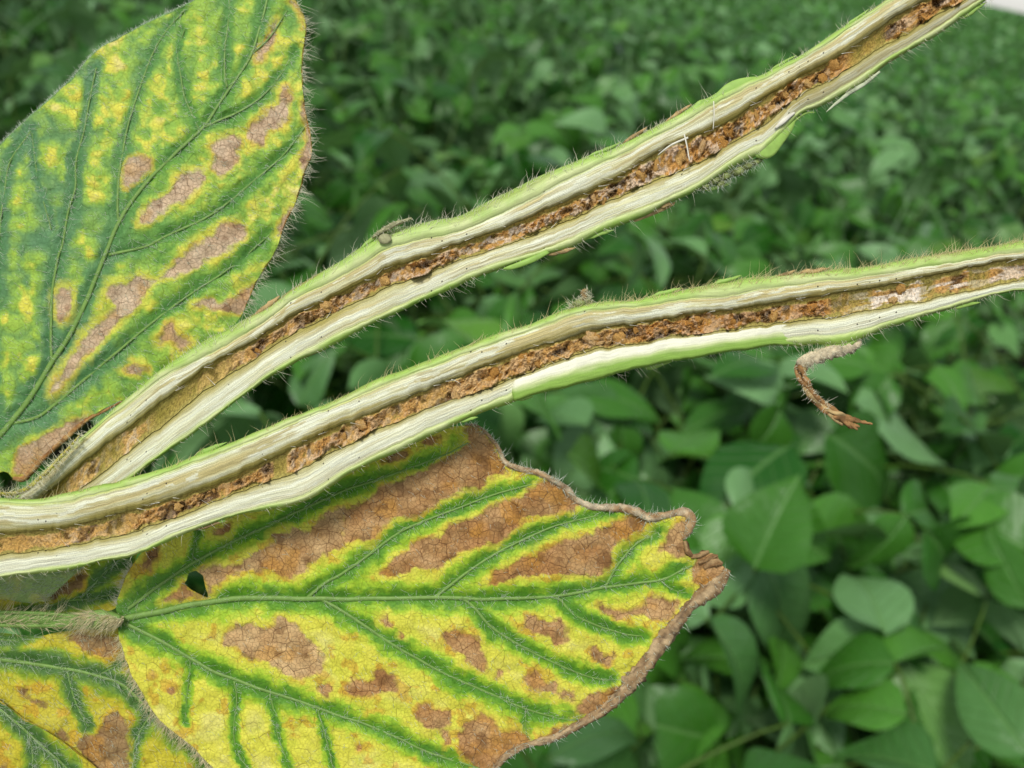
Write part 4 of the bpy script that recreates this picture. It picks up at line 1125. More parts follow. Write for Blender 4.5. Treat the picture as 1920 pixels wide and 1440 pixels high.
# ---------------- upper left leaf
A_out = [(0, 272), (67, 210), (133, 150), (180, 97), (233, 67), (283, 40), (333, 17), (372, -2), (440, -40), (510, -62), (540, -30), (551, 0), (563, 20), (573, 50), (568, 93), (566, 140), (570, 200), (581, 253), (583, 290),
         (571, 320), (563, 350), (550, 387), (534, 417), (521, 460), (509, 482), (480, 527), (453, 590), (400, 645), (340, 690), (280, 730), (213, 757), (167, 785), (127, 818), (83, 858), (46, 897), (22, 895), (8, 884), (-40, 905), (-110, 930),
         (-170, 850), (-190, 700), (-170, 520), (-90, 370)]
A_veins = [([(-110, 930), (-50, 870), (0, 816), (47, 757), (97, 680), (130, 630), (163, 563), (197, 480), (227, 410), (253, 370), (287, 330), (330, 287), (383, 237), (410, 197), (443, 147), (470, 103), (490, 43), (500, 0), (512, -50)], 26, 15, 6.0, 2.0),
           ([(20, 795), (77, 777), (140, 727), (213, 667), (267, 620), (320, 577), (383, 533), (450, 490), (505, 440)], 24, 14, 3.2, 1.5),
           ([(205, 478), (273, 463), (317, 440), (383, 410), (437, 373), (483, 333), (533, 287), (570, 240)], 22, 13, 3.0, 1.4),
           ([(383, 237), (400, 230), (443, 213), (483, 187), (520, 150), (556, 95)], 18, 10, 2.5, 1.2),
           ([(470, 103), (505, 70), (540, 20)], 14, 9, 1.8, 1.0),
           ([(97, 680), (96, 640), (97, 580), (100, 530), (110, 480), (117, 460), (127, 400), (140, 353), (143, 300), (157, 247), (167, 187), (180, 127)], 24, 16, 3.0, 1.4),
           ([(222, 417), (220, 400), (222, 350), (227, 300), (237, 247), (253, 193), (267, 150), (283, 107), (310, 60), (345, 20)], 18, 14, 2.6, 1.3),
           ([(375, 243), (350, 193), (340, 147), (333, 100), (345, 55)], 14, 10, 1.8, 1.0),
           ([(427, 165), (422, 140), (422, 100), (427, 43), (432, -10)], 15, 11, 2.2, 1.1),
           ([(0, 816), (-20, 700), (-15, 600), (-5, 480), (7, 367), (20, 300), (58, 245)], 24, 16, 2.6, 1.3),
           ([(97, 430), (70, 330), (60, 250)], 9, 9, 1.2, 0.8)]
A_pat = [(d3([(696, 1035), (699, 954), (735, 885), (786, 868), (836, 894), (842, 945), (804, 996), (750, 1035), (714, 1056)]), 0.35),
         (d3([(775, 1260), (800, 1200), (850, 1130), (940, 1100), (1010, 1000), (1060, 960), (1130, 950), (1160, 990), (1110, 1060), (1050, 1130), (960, 1160), (880, 1220), (820, 1260)]), 0.2),
         (d3([(1190, 830), (1250, 770), (1320, 750), (1360, 780), (1340, 900), (1300, 960), (1230, 985), (1190, 950), (1210, 880)]), 0.35),
         (d3([(1400, 730), (1450, 670), (1560, 580), (1590, 490), (1620, 480), (1640, 540), (1620, 650), (1570, 710), (1500, 740), (1480, 820), (1430, 810), (1400, 770)]), 0.4),
         (d3([(1440, 350), (1450, 300), (1500, 240), (1530, 140), (1560, 110), (1555, 180), (1530, 260), (1490, 310), (1470, 350)]), 0.4),
         ([(303, 522), (330, 492), (360, 467), (390, 447), (413, 423), (440, 417), (460, 425), (463, 445), (430, 468), (390, 488), (350, 510), (320, 522)], 0.35),
         (d3b([(590, 210), (620, 170), (720, 150), (790, 110), (880, 130), (800, 250), (740, 310), (640, 390), (590, 470), (500, 540), (420, 640), (350, 720), (290, 770), (310, 700), (370, 610), (430, 540), (500, 420), (600, 350), (650, 290), (610, 240)]), 0.25),
         (d3b([(320, 200), (350, 180), (400, 190), (400, 260), (380, 330), (340, 370), (315, 330)]), 0.45),
         (d3b([(880, 460), (920, 430), (930, 380), (970, 370), (1000, 440), (1080, 480), (1020, 520), (960, 480), (910, 490)]), 0.9),
         (d3b([(1100, 270), (1180, 240), (1240, 270), (1360, 200), (1430, 150), (1440, 180), (1370, 320), (1270, 320), (1180, 300)]), 0.7),
         (d3b([(690, 630), (740, 600), (800, 620), (830, 645), (780, 665), (710, 650)]), 0.8),
         (d3b([(100, 1090), (200, 1050), (300, 990), (400, 930), (480, 905), (490, 935), (370, 1030), (250, 1150), (150, 1240), (90, 1240), (80, 1180)]), 0.45),
         ([(566, 190), (575, 215), (588, 255), (588, 295), (572, 320), (560, 306), (571, 280), (574, 250)], 0.6),
         ([(544, 386), (556, 390), (540, 424), (522, 440), (530, 405)], 0.6), (d3([(1640, 0), (1670, 20), (1720, 150), (1700, 160), (1690, 90)]), 0.8)]
def zA(x, y):
    x, y = np.asarray(x, float), np.asarray(y, float)
    dm = ((x - 200) * 0.82 + (y - 470) * 0.57)                         # across the midrib
    al = ((x - 200) * 0.57 - (y - 470) * 0.82)
    return -150 - 0.055 * np.abs(dm) - 0.00022 * dm ** 2 + 0.05 * dm - 0.0001 * (al - 100) ** 2 + 5 * np.sin(al * 0.018 + dm * 0.01) * sm(60, 260, np.abs(dm))
PALA = dict(green=(102, 156, 62), blue=(96, 142, 94), deep=(74, 126, 62), lime=(158, 196, 74), yellow=(230, 224, 84), pale=(232, 222, 140), orange=(200, 152, 62), tan=(220, 196, 162), brown=(194, 156, 116), dark=(126, 88, 58))
cfgA = dict(brk=0.45, net=0.16, yr=(0.2, 1.6), blotch=50, rungw=30, rungk=0.72, reg=(-0.06, 0.30), yb=lambda x, y: 0.22 * sm(60, 420, x) - 0.10 + 0.1 * sm(380, 560, y), fleck=0.2, pal=PALA, snap=0.35,
            blue=lambda x, y: sm(360, 120, x) * 0.9 + sm(300, 60, y) * 0.2, bulge=9.0, bump=8.0, clip=(-260, 0, 0, 0))
baseA = W(np.array([-90.0, 905.0, -150.0]))
LA = thing('soybean_leaf', 'green leaf with yellow mottling and tan dead spots, at upper left behind the stem', 'leaf', baseA)
V, F, at, surfA, OLA, soA, bilA = build_blade(A_out, A_veins, A_pat, zA, cfgA, seed=1000)
blA = add('blade', mesh_np('blade', rel(baseA, W(V)), F, True, at), M['sick'], LA)
leaf_parts(LA, baseA, A_veins, surfA, None, 1300, (8, 24), 41, (0.5, 0.15))
lamina_hairs(LA, baseA, V, 2600, 7, 18, (0.7, 0.25, 0.2))
margin_hairs(LA, baseA, [(545, -10), (563, 20), (573, 50), (568, 93), (566, 140), (570, 200), (581, 253), (583, 290), (571, 320), (563, 350), (550, 387), (534, 417), (509, 482), (480, 527), (455, 585)], surfA, 420, 8, 30, (0.3, 0.1))
margin_hairs(LA, baseA, [(0, 272), (67, 210), (133, 150), (180, 97), (233, 67), (283, 40), (333, 17), (372, -2)], surfA, 700, 3, 9, (0.1, -0.2), 'whitehair')
# rim cord along its margins
def rim(parent, base, L, zf, r, rough, cols, seed, name='leaf_rim', lift=0.0, sides=9, flat=1.0):
    P = spline(np.column_stack([np.asarray(L, float), np.asarray(r, float)]), 3.0)
    n = len(P)
    Z = zf(P[:, 0], P[:, 1]) + lift
    V, F = tube(np.column_stack([P[:, :2], Z]), P[:, 2], sides, flat)
    nb = n * sides
    i = np.arange(nb) // sides; j = np.arange(nb) % sides
    k = 1 + (fbm(i * 0.12, j * 0.5, seed, 3) - 0.5) * 2 * rough
    c = np.repeat(np.column_stack([P[:, :2], Z]), sides, 0)
    k = k * (1 + (fbm(i * 0.5, j * 1.1, seed + 7, 2) - 0.5) * rough)
    V[:nb] = c + (V[:nb] - c) * k[:, None]
    f = np.concatenate([fbm(i * 0.09, j * 0.7, seed + 3, 4), [0.5, 0.5]])
    g = np.concatenate([fbm(i * 0.25, j * 0.8, seed + 4, 3), [0.5, 0.5]])
    col = srgb_mix(lin(cols[0]), lin(cols[1]), sm(0.35, 0.65, f))
    col = srgb_mix(col, lin(cols[2]), sm(0.56, 0.72, g) * 0.7)
    pp = np.column_stack([np.concatenate([i * 0.03, [0, 0]]), np.concatenate([j * 0.04, [0, 0]]), np.zeros(nb + 2)])
    add(name, mesh_np(name, rel(base, W(V)), F, True, {'c_col': col, 'pp': pp}), M['rim'], parent)
    return np.column_stack([P[:, :2], Z, P[:, 2]])
rim(LA, baseA, [(545, -10), (563, 20), (573, 50), (568, 93), (566, 140), (570, 200), (581, 253), (583, 290), (571, 320), (563, 350), (550, 387), (534, 417), (509, 482), (480, 527), (455, 585)],
    surfA, [2.0] * 15, 0.4, ((176, 168, 84), (164, 120, 62), (120, 80, 44)), 61)
rim(LA, baseA, [(0, 272), (67, 210), (133, 150), (180, 97), (233, 67), (283, 40), (333, 17), (372, -2)], surfA, [2.2] * 8, 0.3, ((104, 146, 90), (132, 168, 110), (90, 130, 70)), 63)
rim(LA, baseA, [(230, 752), (200, 768), (167, 785), (127, 818), (83, 858), (46, 897), (24, 896)], surfA, [2, 3, 4, 5, 5, 6, 4], 0.4, ((186, 150, 96), (150, 106, 60), (104, 70, 40)), 62, lift=2)
# folded lower edge between the leaf and the stem
P = rim(LA, baseA, [(150, 815), (128, 842), (104, 868), (80, 893), (52, 916), (20, 926), (-30, 924)], lambda x, y: -72 + 0 * x, [1.5, 3, 4, 4, 4, 4, 3], 0.3, ((196, 186, 88), (168, 168, 74), (140, 120, 60)), 64, 'folded_edge')
px_hairs(LA, baseA, P, 420, 10, 28, M['hair'], 1.0, (0.5, 0.3, 0))

# ---------------- compound leaf at the bottom
baseB = W(np.array([-60.0, 1165.0, -120.0]))
LB = thing('compound_leaf', 'yellow compound leaf striped green along its veins with brown scorched patches, below the stems', 'leaf', baseB)
B_out = [(222, 1165), (218, 1137), (233, 1087), (248, 1060), (277, 1023), (330, 985), (420, 945), (550, 893), (700, 842), (800, 812), (876, 797), (910, 812), (933, 840), (945, 867), (970, 879), (1007, 888), (1043, 904), (1062, 922), (1080, 938),
         (1107, 950), (1144, 952), (1181, 955), (1218, 972), (1250, 966), (1282, 962), (1296, 974), (1289, 991), (1281, 1014), (1286, 1037), (1300, 1046), (1328, 1036), (1345, 1043), (1353, 1060), (1362, 1070), (1342, 1096), (1298, 1133), (1275, 1160),
         (1248, 1193), (1216, 1238), (1184, 1275), (1156, 1307), (1124, 1335), (1083, 1358), (1041, 1380), (996, 1394), (960, 1408), (936, 1431), (900, 1470), (830, 1530), (700, 1570), (550, 1540), (450, 1480), (393, 1433), (353, 1393), (300, 1350), (267, 1300), (240, 1247), (222, 1190)]
B_veins = [([(224, 1162), (300, 1147), (367, 1133), (460, 1121), (533, 1122), (640, 1123), (814, 1121), (915, 1124), (1043, 1117), (1135, 1101), (1236, 1087), (1298, 1061)], 30, 20, 6.5, 2.2),
           ([(240, 1143), (290, 1103), (360, 1057), (433, 1017), (500, 987), (567, 955), (640, 922), (732, 890), (823, 858), (878, 830)], 22, 20, 3.6, 1.6),
           ([(575, 1122), (610, 1093), (640, 1078), (686, 1046), (755, 995), (832, 963), (915, 931), (998, 908)], 25, 17, 3.4, 1.5),
           ([(814, 1121), (869, 1078), (924, 1041), (988, 1009), (1053, 982), (1144, 963)], 24, 16, 3.2, 1.4),
           ([(1135, 1101), (1158, 1060), (1190, 1023), (1235, 998)], 22, 18, 2.6, 1.3),
           ([(232, 1168), (290, 1197), (350, 1230), (400, 1260), (447, 1277), (500, 1297), (567, 1317), (640, 1343), (709, 1367), (778, 1399), (837, 1422), (900, 1442)], 24, 20, 4.0, 1.8),
           ([(600, 1122), (640, 1144), (686, 1174), (755, 1220), (832, 1261), (915, 1298), (988, 1330), (1053, 1348), (1085, 1350)], 22, 20, 3.4, 1.5),
           ([(868, 1122), (887, 1137), (915, 1170), (961, 1202), (1030, 1238), (1098, 1266), (1149, 1277)], 21, 17, 3.0, 1.4),
           ([(1038, 1117), (1053, 1127), (1075, 1151), (1121, 1174), (1167, 1188), (1204, 1193)], 20, 16, 2.8, 1.3),
           ([(350, 1230), (357, 1250), (352, 1300), (347, 1353)], 13, 8, 1.6, 1.0),
           ([(440, 1277), (443, 1310), (440, 1393), (467, 1450)], 10, 8, 1.6, 1.0),
           ([(505, 1300), (515, 1340), (522, 1380), (545, 1450)], 12, 10, 1.6, 1.0),
           ([(595, 1328), (605, 1360), (615, 1400), (630, 1460)], 10, 9, 1.6, 1.0),
           ([(360, 1057), (366, 1020), (372, 985)], 10, 8, 1.2, 0.8),
           ([(1236, 1087), (1262, 1105), (1290, 1112)], 13, 9, 1.4, 0.8), ([(985, 1330), (985, 1360), (990, 1385)], 12, 9, 1.0, 0.7)]
B_pat = [(d4([(0, 380), (60, 370), (130, 330), (160, 290), (300, 240), (380, 200), (450, 160), (520, 110), (500, 50), (560, 40), (630, 110), (660, 190), (680, 235), (610, 250), (580, 290), (500, 310), (440, 330), (380, 370), (300, 410), (240, 410), (170, 460), (130, 510), (60, 510), (0, 520)])
          , 0.75),
         (d3c([(1940, -30), (1940, 190), (1800, 250), (1700, 340), (1640, 390), (1540, 330), (1380, 330), (1280, 360), (1200, 430), (1170, 470), (1150, 390), (1110, 330), (1230, 290), (1350, 290), (1420, 230), (1500, 190), (1550, 120), (1640, 90), (1720, 110), (1790, 60), (1850, 0)]), 0.5),
         (d4([(160, 640), (200, 600), (260, 560), (310, 510), (400, 490), (440, 450), (540, 410), (640, 360), (740, 320), (810, 270), (860, 260), (920, 300), (970, 350), (960, 385), (850, 400), (760, 420), (690, 480), (640, 530), (580, 520), (500, 550), (440, 590), (380, 635), (310, 620), (260, 650), (200, 645)]), 0.8),
         (d4([(600, 690), (620, 640), (700, 600), (780, 570), (850, 530), (920, 500), (1000, 490), (1100, 450), (1180, 410), (1260, 415), (1250, 460), (1150, 510), (1100, 560), (1100, 600), (1060, 650), (1000, 655), (900, 650), (800, 650), (720, 660), (650, 680)]), 0.75),
         (d4([(1280, 570), (1320, 510), (1350, 450), (1440, 400), (1430, 500), (1420, 580), (1380, 580), (1330, 550)]), 0.55),
         (d4([(1435, 640), (1450, 560), (1540, 550), (1600, 630), (1500, 700), (1440, 690)]), 0.8),
         (d4([(1030, 790), (1060, 770), (1110, 800), (1180, 790), (1240, 770), (1270, 720), (1300, 750), (1380, 760), (1350, 840), (1290, 845), (1240, 810), (1160, 830), (1080, 810)]), 0.65),
         (d4([(740, 870), (760, 815), (800, 830), (850, 850), (890, 830), (930, 890), (910, 940), (880, 950), (840, 900), (780, 885)]), 0.7),
         (d4([(400, 915), (420, 880), (480, 875), (560, 900), (580, 950), (600, 1020), (590, 1050), (540, 1030), (500, 970), (430, 940)]), 0.65),
         (d4([(750, 1100), (760, 1050), (800, 1035), (830, 1080), (885, 1090), (890, 1130), (950, 1130), (960, 1165), (900, 1150), (830, 1130), (780, 1120)]), 0.7),
         (d4([(1010, 960), (1040, 945), (1080, 975), (1120, 970), (1110, 1010), (1070, 1015), (1030, 985)]), 0.7),
         (d4([(620, 1050), (650, 1030), (680, 1040), (660, 1075), (630, 1070)]), 0.75),
         (d4([(960, 1190), (1000, 1150), (1080, 1130), (1150, 1090), (1140, 1160), (1040, 1230), (980, 1230)]), 0.7),
         (d4([(490, 1370), (480, 1300), (510, 1260), (580, 1220), (630, 1240), (650, 1290), (720, 1275), (780, 1320), (760, 1350), (670, 1390), (640, 1450), (560, 1450)]), 0.7),
         (d4([(300, 1220), (310, 1180), (360, 1170), (400, 1200), (440, 1210), (440, 1260), (380, 1290), (330, 1260)]), 0.7),
         (d4([(10, 1100), (60, 1070), (120, 1090), (150, 1040), (200, 1050), (230, 1090), (220, 1130), (150, 1130), (80, 1150), (20, 1140)]), 0.7),
         (d4([(780, 1330), (850, 1290), (950, 1260), (960, 1275), (880, 1320), (800, 1350)]), 0.6),
         (d4([(415, 1290), (440, 1285), (455, 1340), (430, 1350)]), 0.7), (d4([(60, 1350), (95, 1345), (90, 1375), (65, 1375)]), 0.7),
         (d4([(150, 830), (190, 805), (210, 860), (180, 870)]), 0.75), (d4([(230, 870), (260, 885), (250, 905), (235, 900)]), 0.75),
         (d3c([(1250, 740), (1270, 680), (1340, 630), (1420, 615), (1460, 640), (1510, 650), (1560, 595), (1610, 595), (1660, 630), (1710, 700), (1780, 750), (1830, 830), (1800, 890), (1710, 940), (1640, 930), (1590, 900), (1500, 850), (1420, 840), (1350, 780)]), 0.12),
         (d3c([(1790, 990), (1800, 960), (1850, 960), (1870, 1000), (1850, 1040), (1800, 1030)]), 0.8),
         (d3c([(910, 500), (1000, 440), (1030, 400), (1070, 440), (1160, 480), (1050, 485)]), 0.8),
         (d4([(160, 190), (190, 150), (270, 130), (270, 160), (210, 190)]), 0.95), (d4([(330, 110), (350, 80), (400, 80), (380, 120)]), 0.95),
         (d3c([(790, 330), (830, 250), (860, 200), (900, 160), (880, 260), (840, 340)]), 0.7), (d3c([(1200, 120), (1240, 80), (1300, 60), (1260, 140)]), 0.8),
         (d3c([(940, 1000), (980, 980), (1000, 1010), (960, 1030)]), 0.75), (d3c([(840, 900), (870, 895), (880, 925), (845, 930)]), 0.8)]
B_hole = [d3c([(1032, 402), (1050, 385), (1060, 345), (1100, 328), (1142, 358), (1155, 420), (1178, 490), (1130, 465), (1080, 440)])]
def zB(x, y):
    x, y = np.asarray(x, float), np.asarray(y, float)
    z = -92 - 0.00010 * (x - 700) ** 2 + 0.02 * (y - 1120) + 8 * np.sin(x * 0.008 + 1)
    dm = y - 1122
    z = z - 6 * np.exp(-(dm / 30) ** 2)
    # the scorched margin lifts in waves on the right
    e = sm(900, 1300, x) + sm(1000, 820, y) * sm(700, 1000, x)
    z = z + 12 * np.sin(x * 0.034 + y * 0.012) * sm(1000, 900, y) * sm(760, 1000, x) + 20 * sm(1180, 1360, x)
    return z
PALB = dict(green=(96, 152, 36), blue=(100, 148, 64), deep=(74, 126, 38), lime=(168, 204, 52), yellow=(224, 220, 78), pale=(234, 226, 128), orange=(206, 146, 46), tan=(216, 182, 128), brown=(176, 128, 74), dark=(114, 78, 40))
cfgB = dict(net=0.0, yr=(0.15, 1.7), blotch=60, rungw=24, rungk=0.15, reg=(0.05, 0.2), yb=lambda x, y: 0.2, fleck=0.7, pal=PALB, snap=0.45,
            blue=lambda x, y: sm(420, 230, x) * 0.5 + 0.12, bulge=9.0, bump=7.0, clip=(150, 0, 0, 0))
V, F, at, surfB, OLB, soB, bilB = build_blade(B_out, B_veins, B_pat, zB, cfgB, B_hole, seed=2000)
leafB = add('leaflet', mesh_np('leaflet', rel(baseB, W(V)), F, True, at), M['sick'], LB)
leafB['label'] = 'large yellow and brown end leaflet with green veins and a curled scorched rim'
leaf_parts(leafB, baseB, B_veins, surfB, None, 1700, (8, 22), 43, (0.35, 0.35))
lamina_hairs(leafB, baseB, V, 1800, 6, 14, (0.5, 0.5, 0.2))
upper_rim = [(872, 797), (891, 797), (912, 812), (934, 840), (947, 867), (972, 879), (1009, 888), (1045, 904), (1064, 922), (1082, 938), (1109, 950), (1144, 952), (1181, 955), (1218, 972), (1250, 966), (1282, 961), (1298, 974), (1291, 991), (1282, 1012)]
Pr = rim(leafB, baseB, upper_rim, surfB, [2, 3, 4, 4, 5, 6, 6, 6, 7, 7, 7, 7, 8, 9, 8, 9, 9, 8, 3], 0.45, ((206, 190, 158), (168, 138, 98), (126, 96, 64)), 71, 'curled_rim', 4)
px_hairs(leafB, baseB, Pr, 450, 5, 17, M['whitehair'], 1.0, (0.2, -0.4, 0))
Pr = rim(leafB, baseB, [(1366, 1068), (1352, 1090), (1320, 1116), (1298, 1134), (1275, 1162), (1248, 1195), (1216, 1240), (1184, 1277), (1156, 1309), (1124, 1337), (1083, 1360), (1041, 1382), (996, 1395), (960, 1409), (936, 1432), (904, 1470)],
         surfB, [5, 12, 15, 10, 12, 15, 12, 15, 11, 10, 7, 8, 6, 7, 6, 5], 0.55, ((184, 160, 122), (150, 122, 86), (84, 68, 54)), 72, 'curled_rim', 7, 14, 0.62)
px_hairs(leafB, baseB, Pr, 260, 5, 16, M['whitehair'], 1.0, (0.4, 0.4, -0.2))
for q, L in enumerate([[(1296, 1046), (1318, 1040), (1330, 1034)], [(1310, 1056), (1332, 1046), (1346, 1041)], [(1320, 1066), (1342, 1054), (1355, 1058)], [(1284, 1014), (1290, 1034), (1302, 1046)]]):
    rim(leafB, baseB, L, surfB, [3.5, 6, 2], 0.9, ((168, 140, 98), (142, 108, 70), (98, 70, 46)), 80 + q, 'shrivelled_tip', 6, 9, 0.6)
low_left = [(393, 1433), (353, 1393), (300, 1350), (267, 1300), (240, 1247), (224, 1192)]
rim(leafB, baseB, low_left, surfB, [2.5] * 6, 0.3, ((176, 180, 110), (150, 168, 84), (140, 130, 70)), 74)
margin_hairs(leafB, baseB, [(450, 1480)] + low_left, lambda x, y: surfB(x, y) + 3, 520, 10, 30, (-0.1, 0.5), 'wool')
margin_hairs(leafB, baseB, [(219, 1137), (233, 1087), (248, 1060)], lambda x, y: surfB(x, y) + 3, 150, 6, 20, (-0.2, -0.2))

# left lower leaflet
C_out = [(-150, 1215), (-70, 1188), (0, 1186), (60, 1192), (120, 1184), (190, 1176), (235, 1185), (290, 1250), (360, 1340), (440, 1420), (500, 1500), (420, 1560), (260, 1560), (60, 1550), (-80, 1500), (-170, 1420), (-195, 1310)]
C_veins = [([(-80, 1224), (0, 1237), (60, 1244), (130, 1256), (200, 1273), (240, 1292), (290, 1340), (340, 1382), (400, 1440)], 26, 22, 4.5, 2.5),
           ([(125, 1256), (136, 1300), (150, 1335), (165, 1365)], 20, 12, 1.8, 1.0), ([(285, 1335), (262, 1375), (250, 1410), (252, 1450)], 18, 14, 1.8, 1.0),
           ([(-40, 1190), (20, 1200), (70, 1192)], 22, 10, 1.6, 1.0), ([(-60, 1290), (-20, 1330), (20, 1370)], 20, 16, 1.6, 1.0), ([(180, 1268), (230, 1240), (240, 1215)], 10, 8, 1.2, 0.8)]
C_pat = [([(125, 1192), (150, 1186), (185, 1190), (222, 1196), (222, 1226), (200, 1232), (172, 1228), (150, 1214)], 0.85),
         ([(140, 1395), (160, 1380), (182, 1378), (196, 1345), (218, 1330), (236, 1345), (241, 1380), (238, 1440), (244, 1470), (190, 1470), (165, 1430)], 0.75),
         ([(100, 1378), (118, 1372), (128, 1392), (112, 1390)], 0.8), ([(60, 1318), (78, 1310), (92, 1316), (80, 1325)], 0.8), ([(36, 1296), (48, 1290), (54, 1310), (42, 1308)], 0.8)]
zC = lambda x, y: -128 + 0.03 * (np.asarray(y, float) - 1250) - 0.00012 * (np.asarray(x, float) - 200) ** 2 - 8 * np.exp(-((np.asarray(y, float) - 1150) / 40) ** 2)
PALC = dict(PALB, yellow=(206, 194, 54), lime=(142, 172, 44), green=(84, 126, 40), blue=(84, 122, 66), deep=(70, 112, 44), pale=(208, 198, 80), brown=(150, 118, 72), dark=(98, 68, 40), tan=(184, 156, 108))
cfgC = dict(cfgB, pal=PALC, snap=0.4, clip=(-300, 0, 0, 0))
V, F, at, surfC, *_ = build_blade(C_out, C_veins, C_pat, zC, cfgC, seed=3000)
leafC = add('leaflet', mesh_np('leaflet', rel(baseB, W(V)), F, True, at), M['sick'], LB)
leafC['label'] = 'lower left leaflet, yellow with a heart-shaped brown patch, tucked under the end leaflet'
leaf_parts(leafC, baseB, C_veins, surfC, None, 480, (12, 30), 44, (0.5, 0.4))
lamina_hairs(leafC, baseB, V, 1500, 8, 20, (0.4, 0.5, 0.2))
# upper left leaflet, with its pale underside folded over
E_out = [(20, 1150), (70, 1146), (150, 1150), (215, 1140), (235, 1085), (255, 1050), (250, 1020), (180, 1010), (90, 1040), (20, 1080), (-20, 1120)]
E_veins = [([(40, 1152), (120, 1128), (170, 1122), (215, 1112)], 16, 14, 2.0, 1.2), ([(150, 1124), (200, 1070), (240, 1045)], 22, 18, 1.8, 1.0)]
E_pat = [([(86, 1124), (105, 1105), (130, 1090), (152, 1070), (158, 1078), (150, 1100), (128, 1112), (105, 1122)], 0.95)]
zE = lambda x, y: -134 + 0.05 * (np.asarray(y, float) - 1100)
V, F, at, surfE, *_ = build_blade(E_out, E_veins, E_pat, zE, cfgC, seed=3500)
leafE = add('leaflet', mesh_np('leaflet', rel(baseB, W(V)), F, True, at), M['sick'], LB)
leafE['label'] = 'small shaded yellow leaflet between the lower stem and the leaf stalk'
leaf_parts(leafE, baseB, E_veins, surfE, None, 120, (10, 22), 45, (0.4, 0.3))
def folded_flap():
    a = spline([(-60, 1112), (0, 1122), (48, 1130), (84, 1128)], 4); b = spline([(-60, 1060), (20, 1058), (110, 1048), (176, 1044)], 4)
    n = 60
    t = np.linspace(0, 1, n)
    A = np.stack([np.interp(t, np.linspace(0, 1, len(a)), a[:, k]) for k in (0, 1)], 1); Bq = np.stack([np.interp(t, np.linspace(0, 1, len(b)), b[:, k]) for k in (0, 1)], 1)
    v = np.linspace(0, 1, 24)[None, :, None]
    XY = A[:, None] * (1 - v) + Bq[:, None] * v
    Z = -118 + 22 * np.sin(math.pi * v[..., 0] * 0.8) + 4 * fbm(XY[..., 0] * 0.04, XY[..., 1] * 0.04, 9)
    G = np.concatenate([XY, Z[..., None]], -1)
    f = fbm(XY[..., 0] * 0.03, XY[..., 1] * 0.03, 19)
    c = srgb_mix(lin((164, 192, 116)), lin((200, 206, 120)), sm(0.4, 0.65, f)); c = srgb_mix(c, lin((90, 126, 78)), sm(0.5, 0.9, v[..., 0]) + 0 * f)
    at = {'c_col': c.reshape(-1, 3), 'brown': np.zeros(n * 24), 'yellow': f.ravel() * 0.3, 'pp': np.concatenate([XY / 100, 0 * Z[..., None]], -1).reshape(-1, 3)}
    o = add('folded_underside', mesh_np('folded_underside', rel(baseB, W(G.reshape(-1, 3))), grid_faces(n, 24), True, at), M['sick'], leafE)
    o['label'] = 'pale green underside of the leaflet folded over'
    e = [(84, 1128), (100, 1108), (130, 1080), (150, 1062), (176, 1044)]
    P = rim(leafE, baseB, e, lambda x, y: -112 + 0 * x, [2, 3, 3.5, 4, 4], 0.3, ((170, 178, 110), (150, 160, 92), (130, 130, 70)), 75)
    px_hairs(leafE, baseB, P, 160, 10, 30, M['hair'], 1.0, (-0.5, -0.2, 0))
    lamina_hairs(leafE, baseB, G.reshape(-1, 3), 260, 10, 26, (0.6, -0.3, 0.2), (0.35, 0.6))
folded_flap()
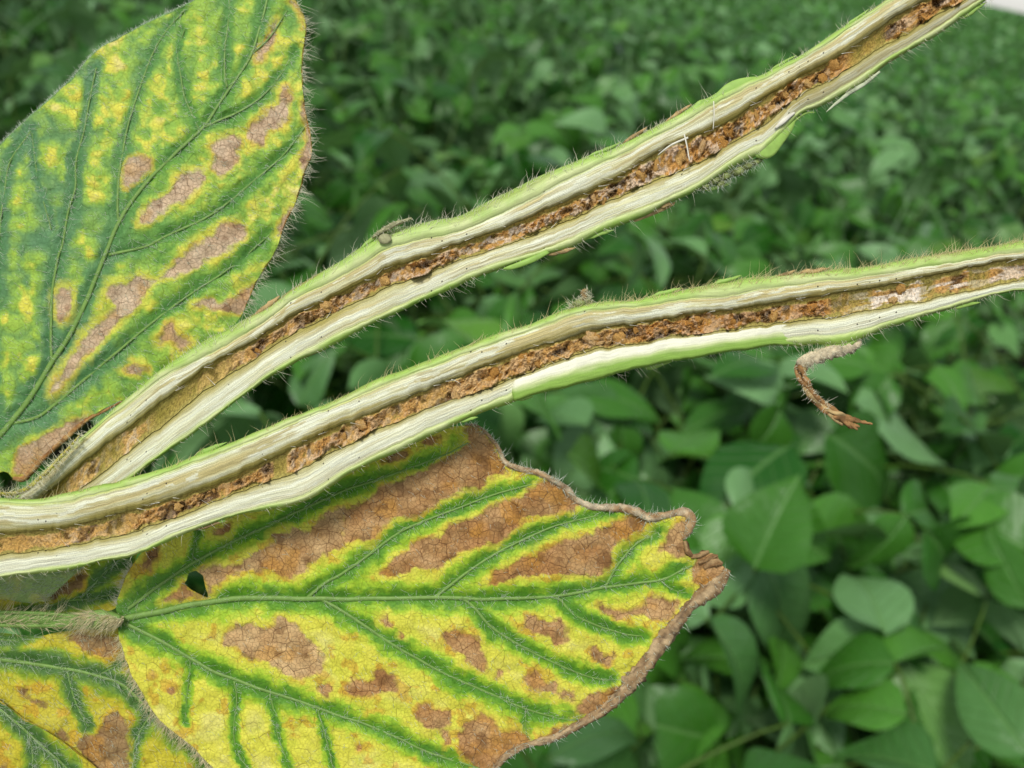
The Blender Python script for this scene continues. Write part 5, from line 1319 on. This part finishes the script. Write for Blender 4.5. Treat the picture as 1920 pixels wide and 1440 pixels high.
# stalk and woolly joint
o, P = px_tube('leaf_stalk', LB, baseB, [(-60, 1160, -112), (20, 1160, -110), (90, 1163, -106), (150, 1164, -98), (190, 1162, -94), (226, 1161, -96)], [15, 15, 14, 15, 19, 9], M['vein'], 14, 4, 0.12, 4, 0.7)
px_hairs(LB, baseB, P[: int(len(P) * 0.6)], 240, 14, 36, M['wool'], 0.8, (1.2, -0.6, 0.2))
px_tube('stalk_ridge', LB, baseB, [(-60, 1148, -103), (40, 1149, -101), (110, 1153, -97), (160, 1158, -90)], [4, 4, 4, 3], M['vein'], 8, 4, 0.2, 4)
px_tube('stalk_ridge', LB, baseB, [(-60, 1172, -103), (40, 1173, -101), (110, 1173, -97), (160, 1169, -90)], [4, 4, 4, 3], M['vein'], 8, 4, 0.2, 5)
Pj = spline(np.array([(136, 1160, -100, 4), (152, 1160, -97, 10), (174, 1161, -96, 14), (196, 1162, -95, 15), (214, 1162, -96, 11), (230, 1161, -97, 5)], float), 3)
px_hairs(LB, baseB, Pj, 620, 12, 34, M['wool'], 0.6, (-1.6, 1.0, -0.1), (0.4, 0.8), name='woolly_joint')
V, F = tube(Pj[:, :3], Pj[:, 3] * 0.95, 14)
add('stalk_joint', mesh_np('stalk_joint', rel(baseB, W(V)), F), mat_plain('woolly_joint_skin', (158, 164, 96), 0.8, 0.15, 0, 0.3, 1500, 0.4), LB)

# ---------------- leaf in the bottom left corner
baseD = W(np.array([-90.0, 1330.0, -100.0]))
LD = thing('soybean_leaf', 'piece of yellow-green leaf in the bottom left corner over the compound leaf', 'leaf', baseD)
D_out = [(-190, 1290), (-90, 1268), (0, 1315), (40, 1346), (85, 1371), (145, 1411), (190, 1450), (240, 1510), (200, 1580), (60, 1610), (-100, 1590), (-210, 1520), (-250, 1400)]
D_veins = [([(-80, 1270), (0, 1330), (50, 1373), (85, 1405), (117, 1433), (160, 1480)], 22, 20, 3.4, 2.0), ([(55, 1378), (62, 1420), (60, 1480)], 20, 18, 1.8, 1.2), ([(-60, 1400), (0, 1470), (30, 1520)], 14, 12, 1.4, 1.0)]
zD = lambda x, y: -112 + 0.02 * (np.asarray(y, float) - 1400)
V, F, at, surfD, *_ = build_blade(D_out, D_veins, [([(0, 1436), (14, 1430), (24, 1450), (6, 1460)], 0.7)], zD, cfgC, seed=4000)
add('blade', mesh_np('blade', rel(baseD, W(V)), F, True, at), M['sick'], LD)
leaf_parts(LD, baseD, D_veins, surfD, None, 320, (12, 30), 46, (0.4, 0.4))
rim(LD, baseD, [(-40, 1290), (0, 1315), (40, 1346), (85, 1371), (145, 1411), (190, 1450)], surfD, [2.2] * 6, 0.4, ((186, 186, 60), (168, 140, 56), (130, 90, 40)), 76)
lamina_hairs(LD, baseD, V, 400, 8, 20, (0.4, 0.5, 0.2))
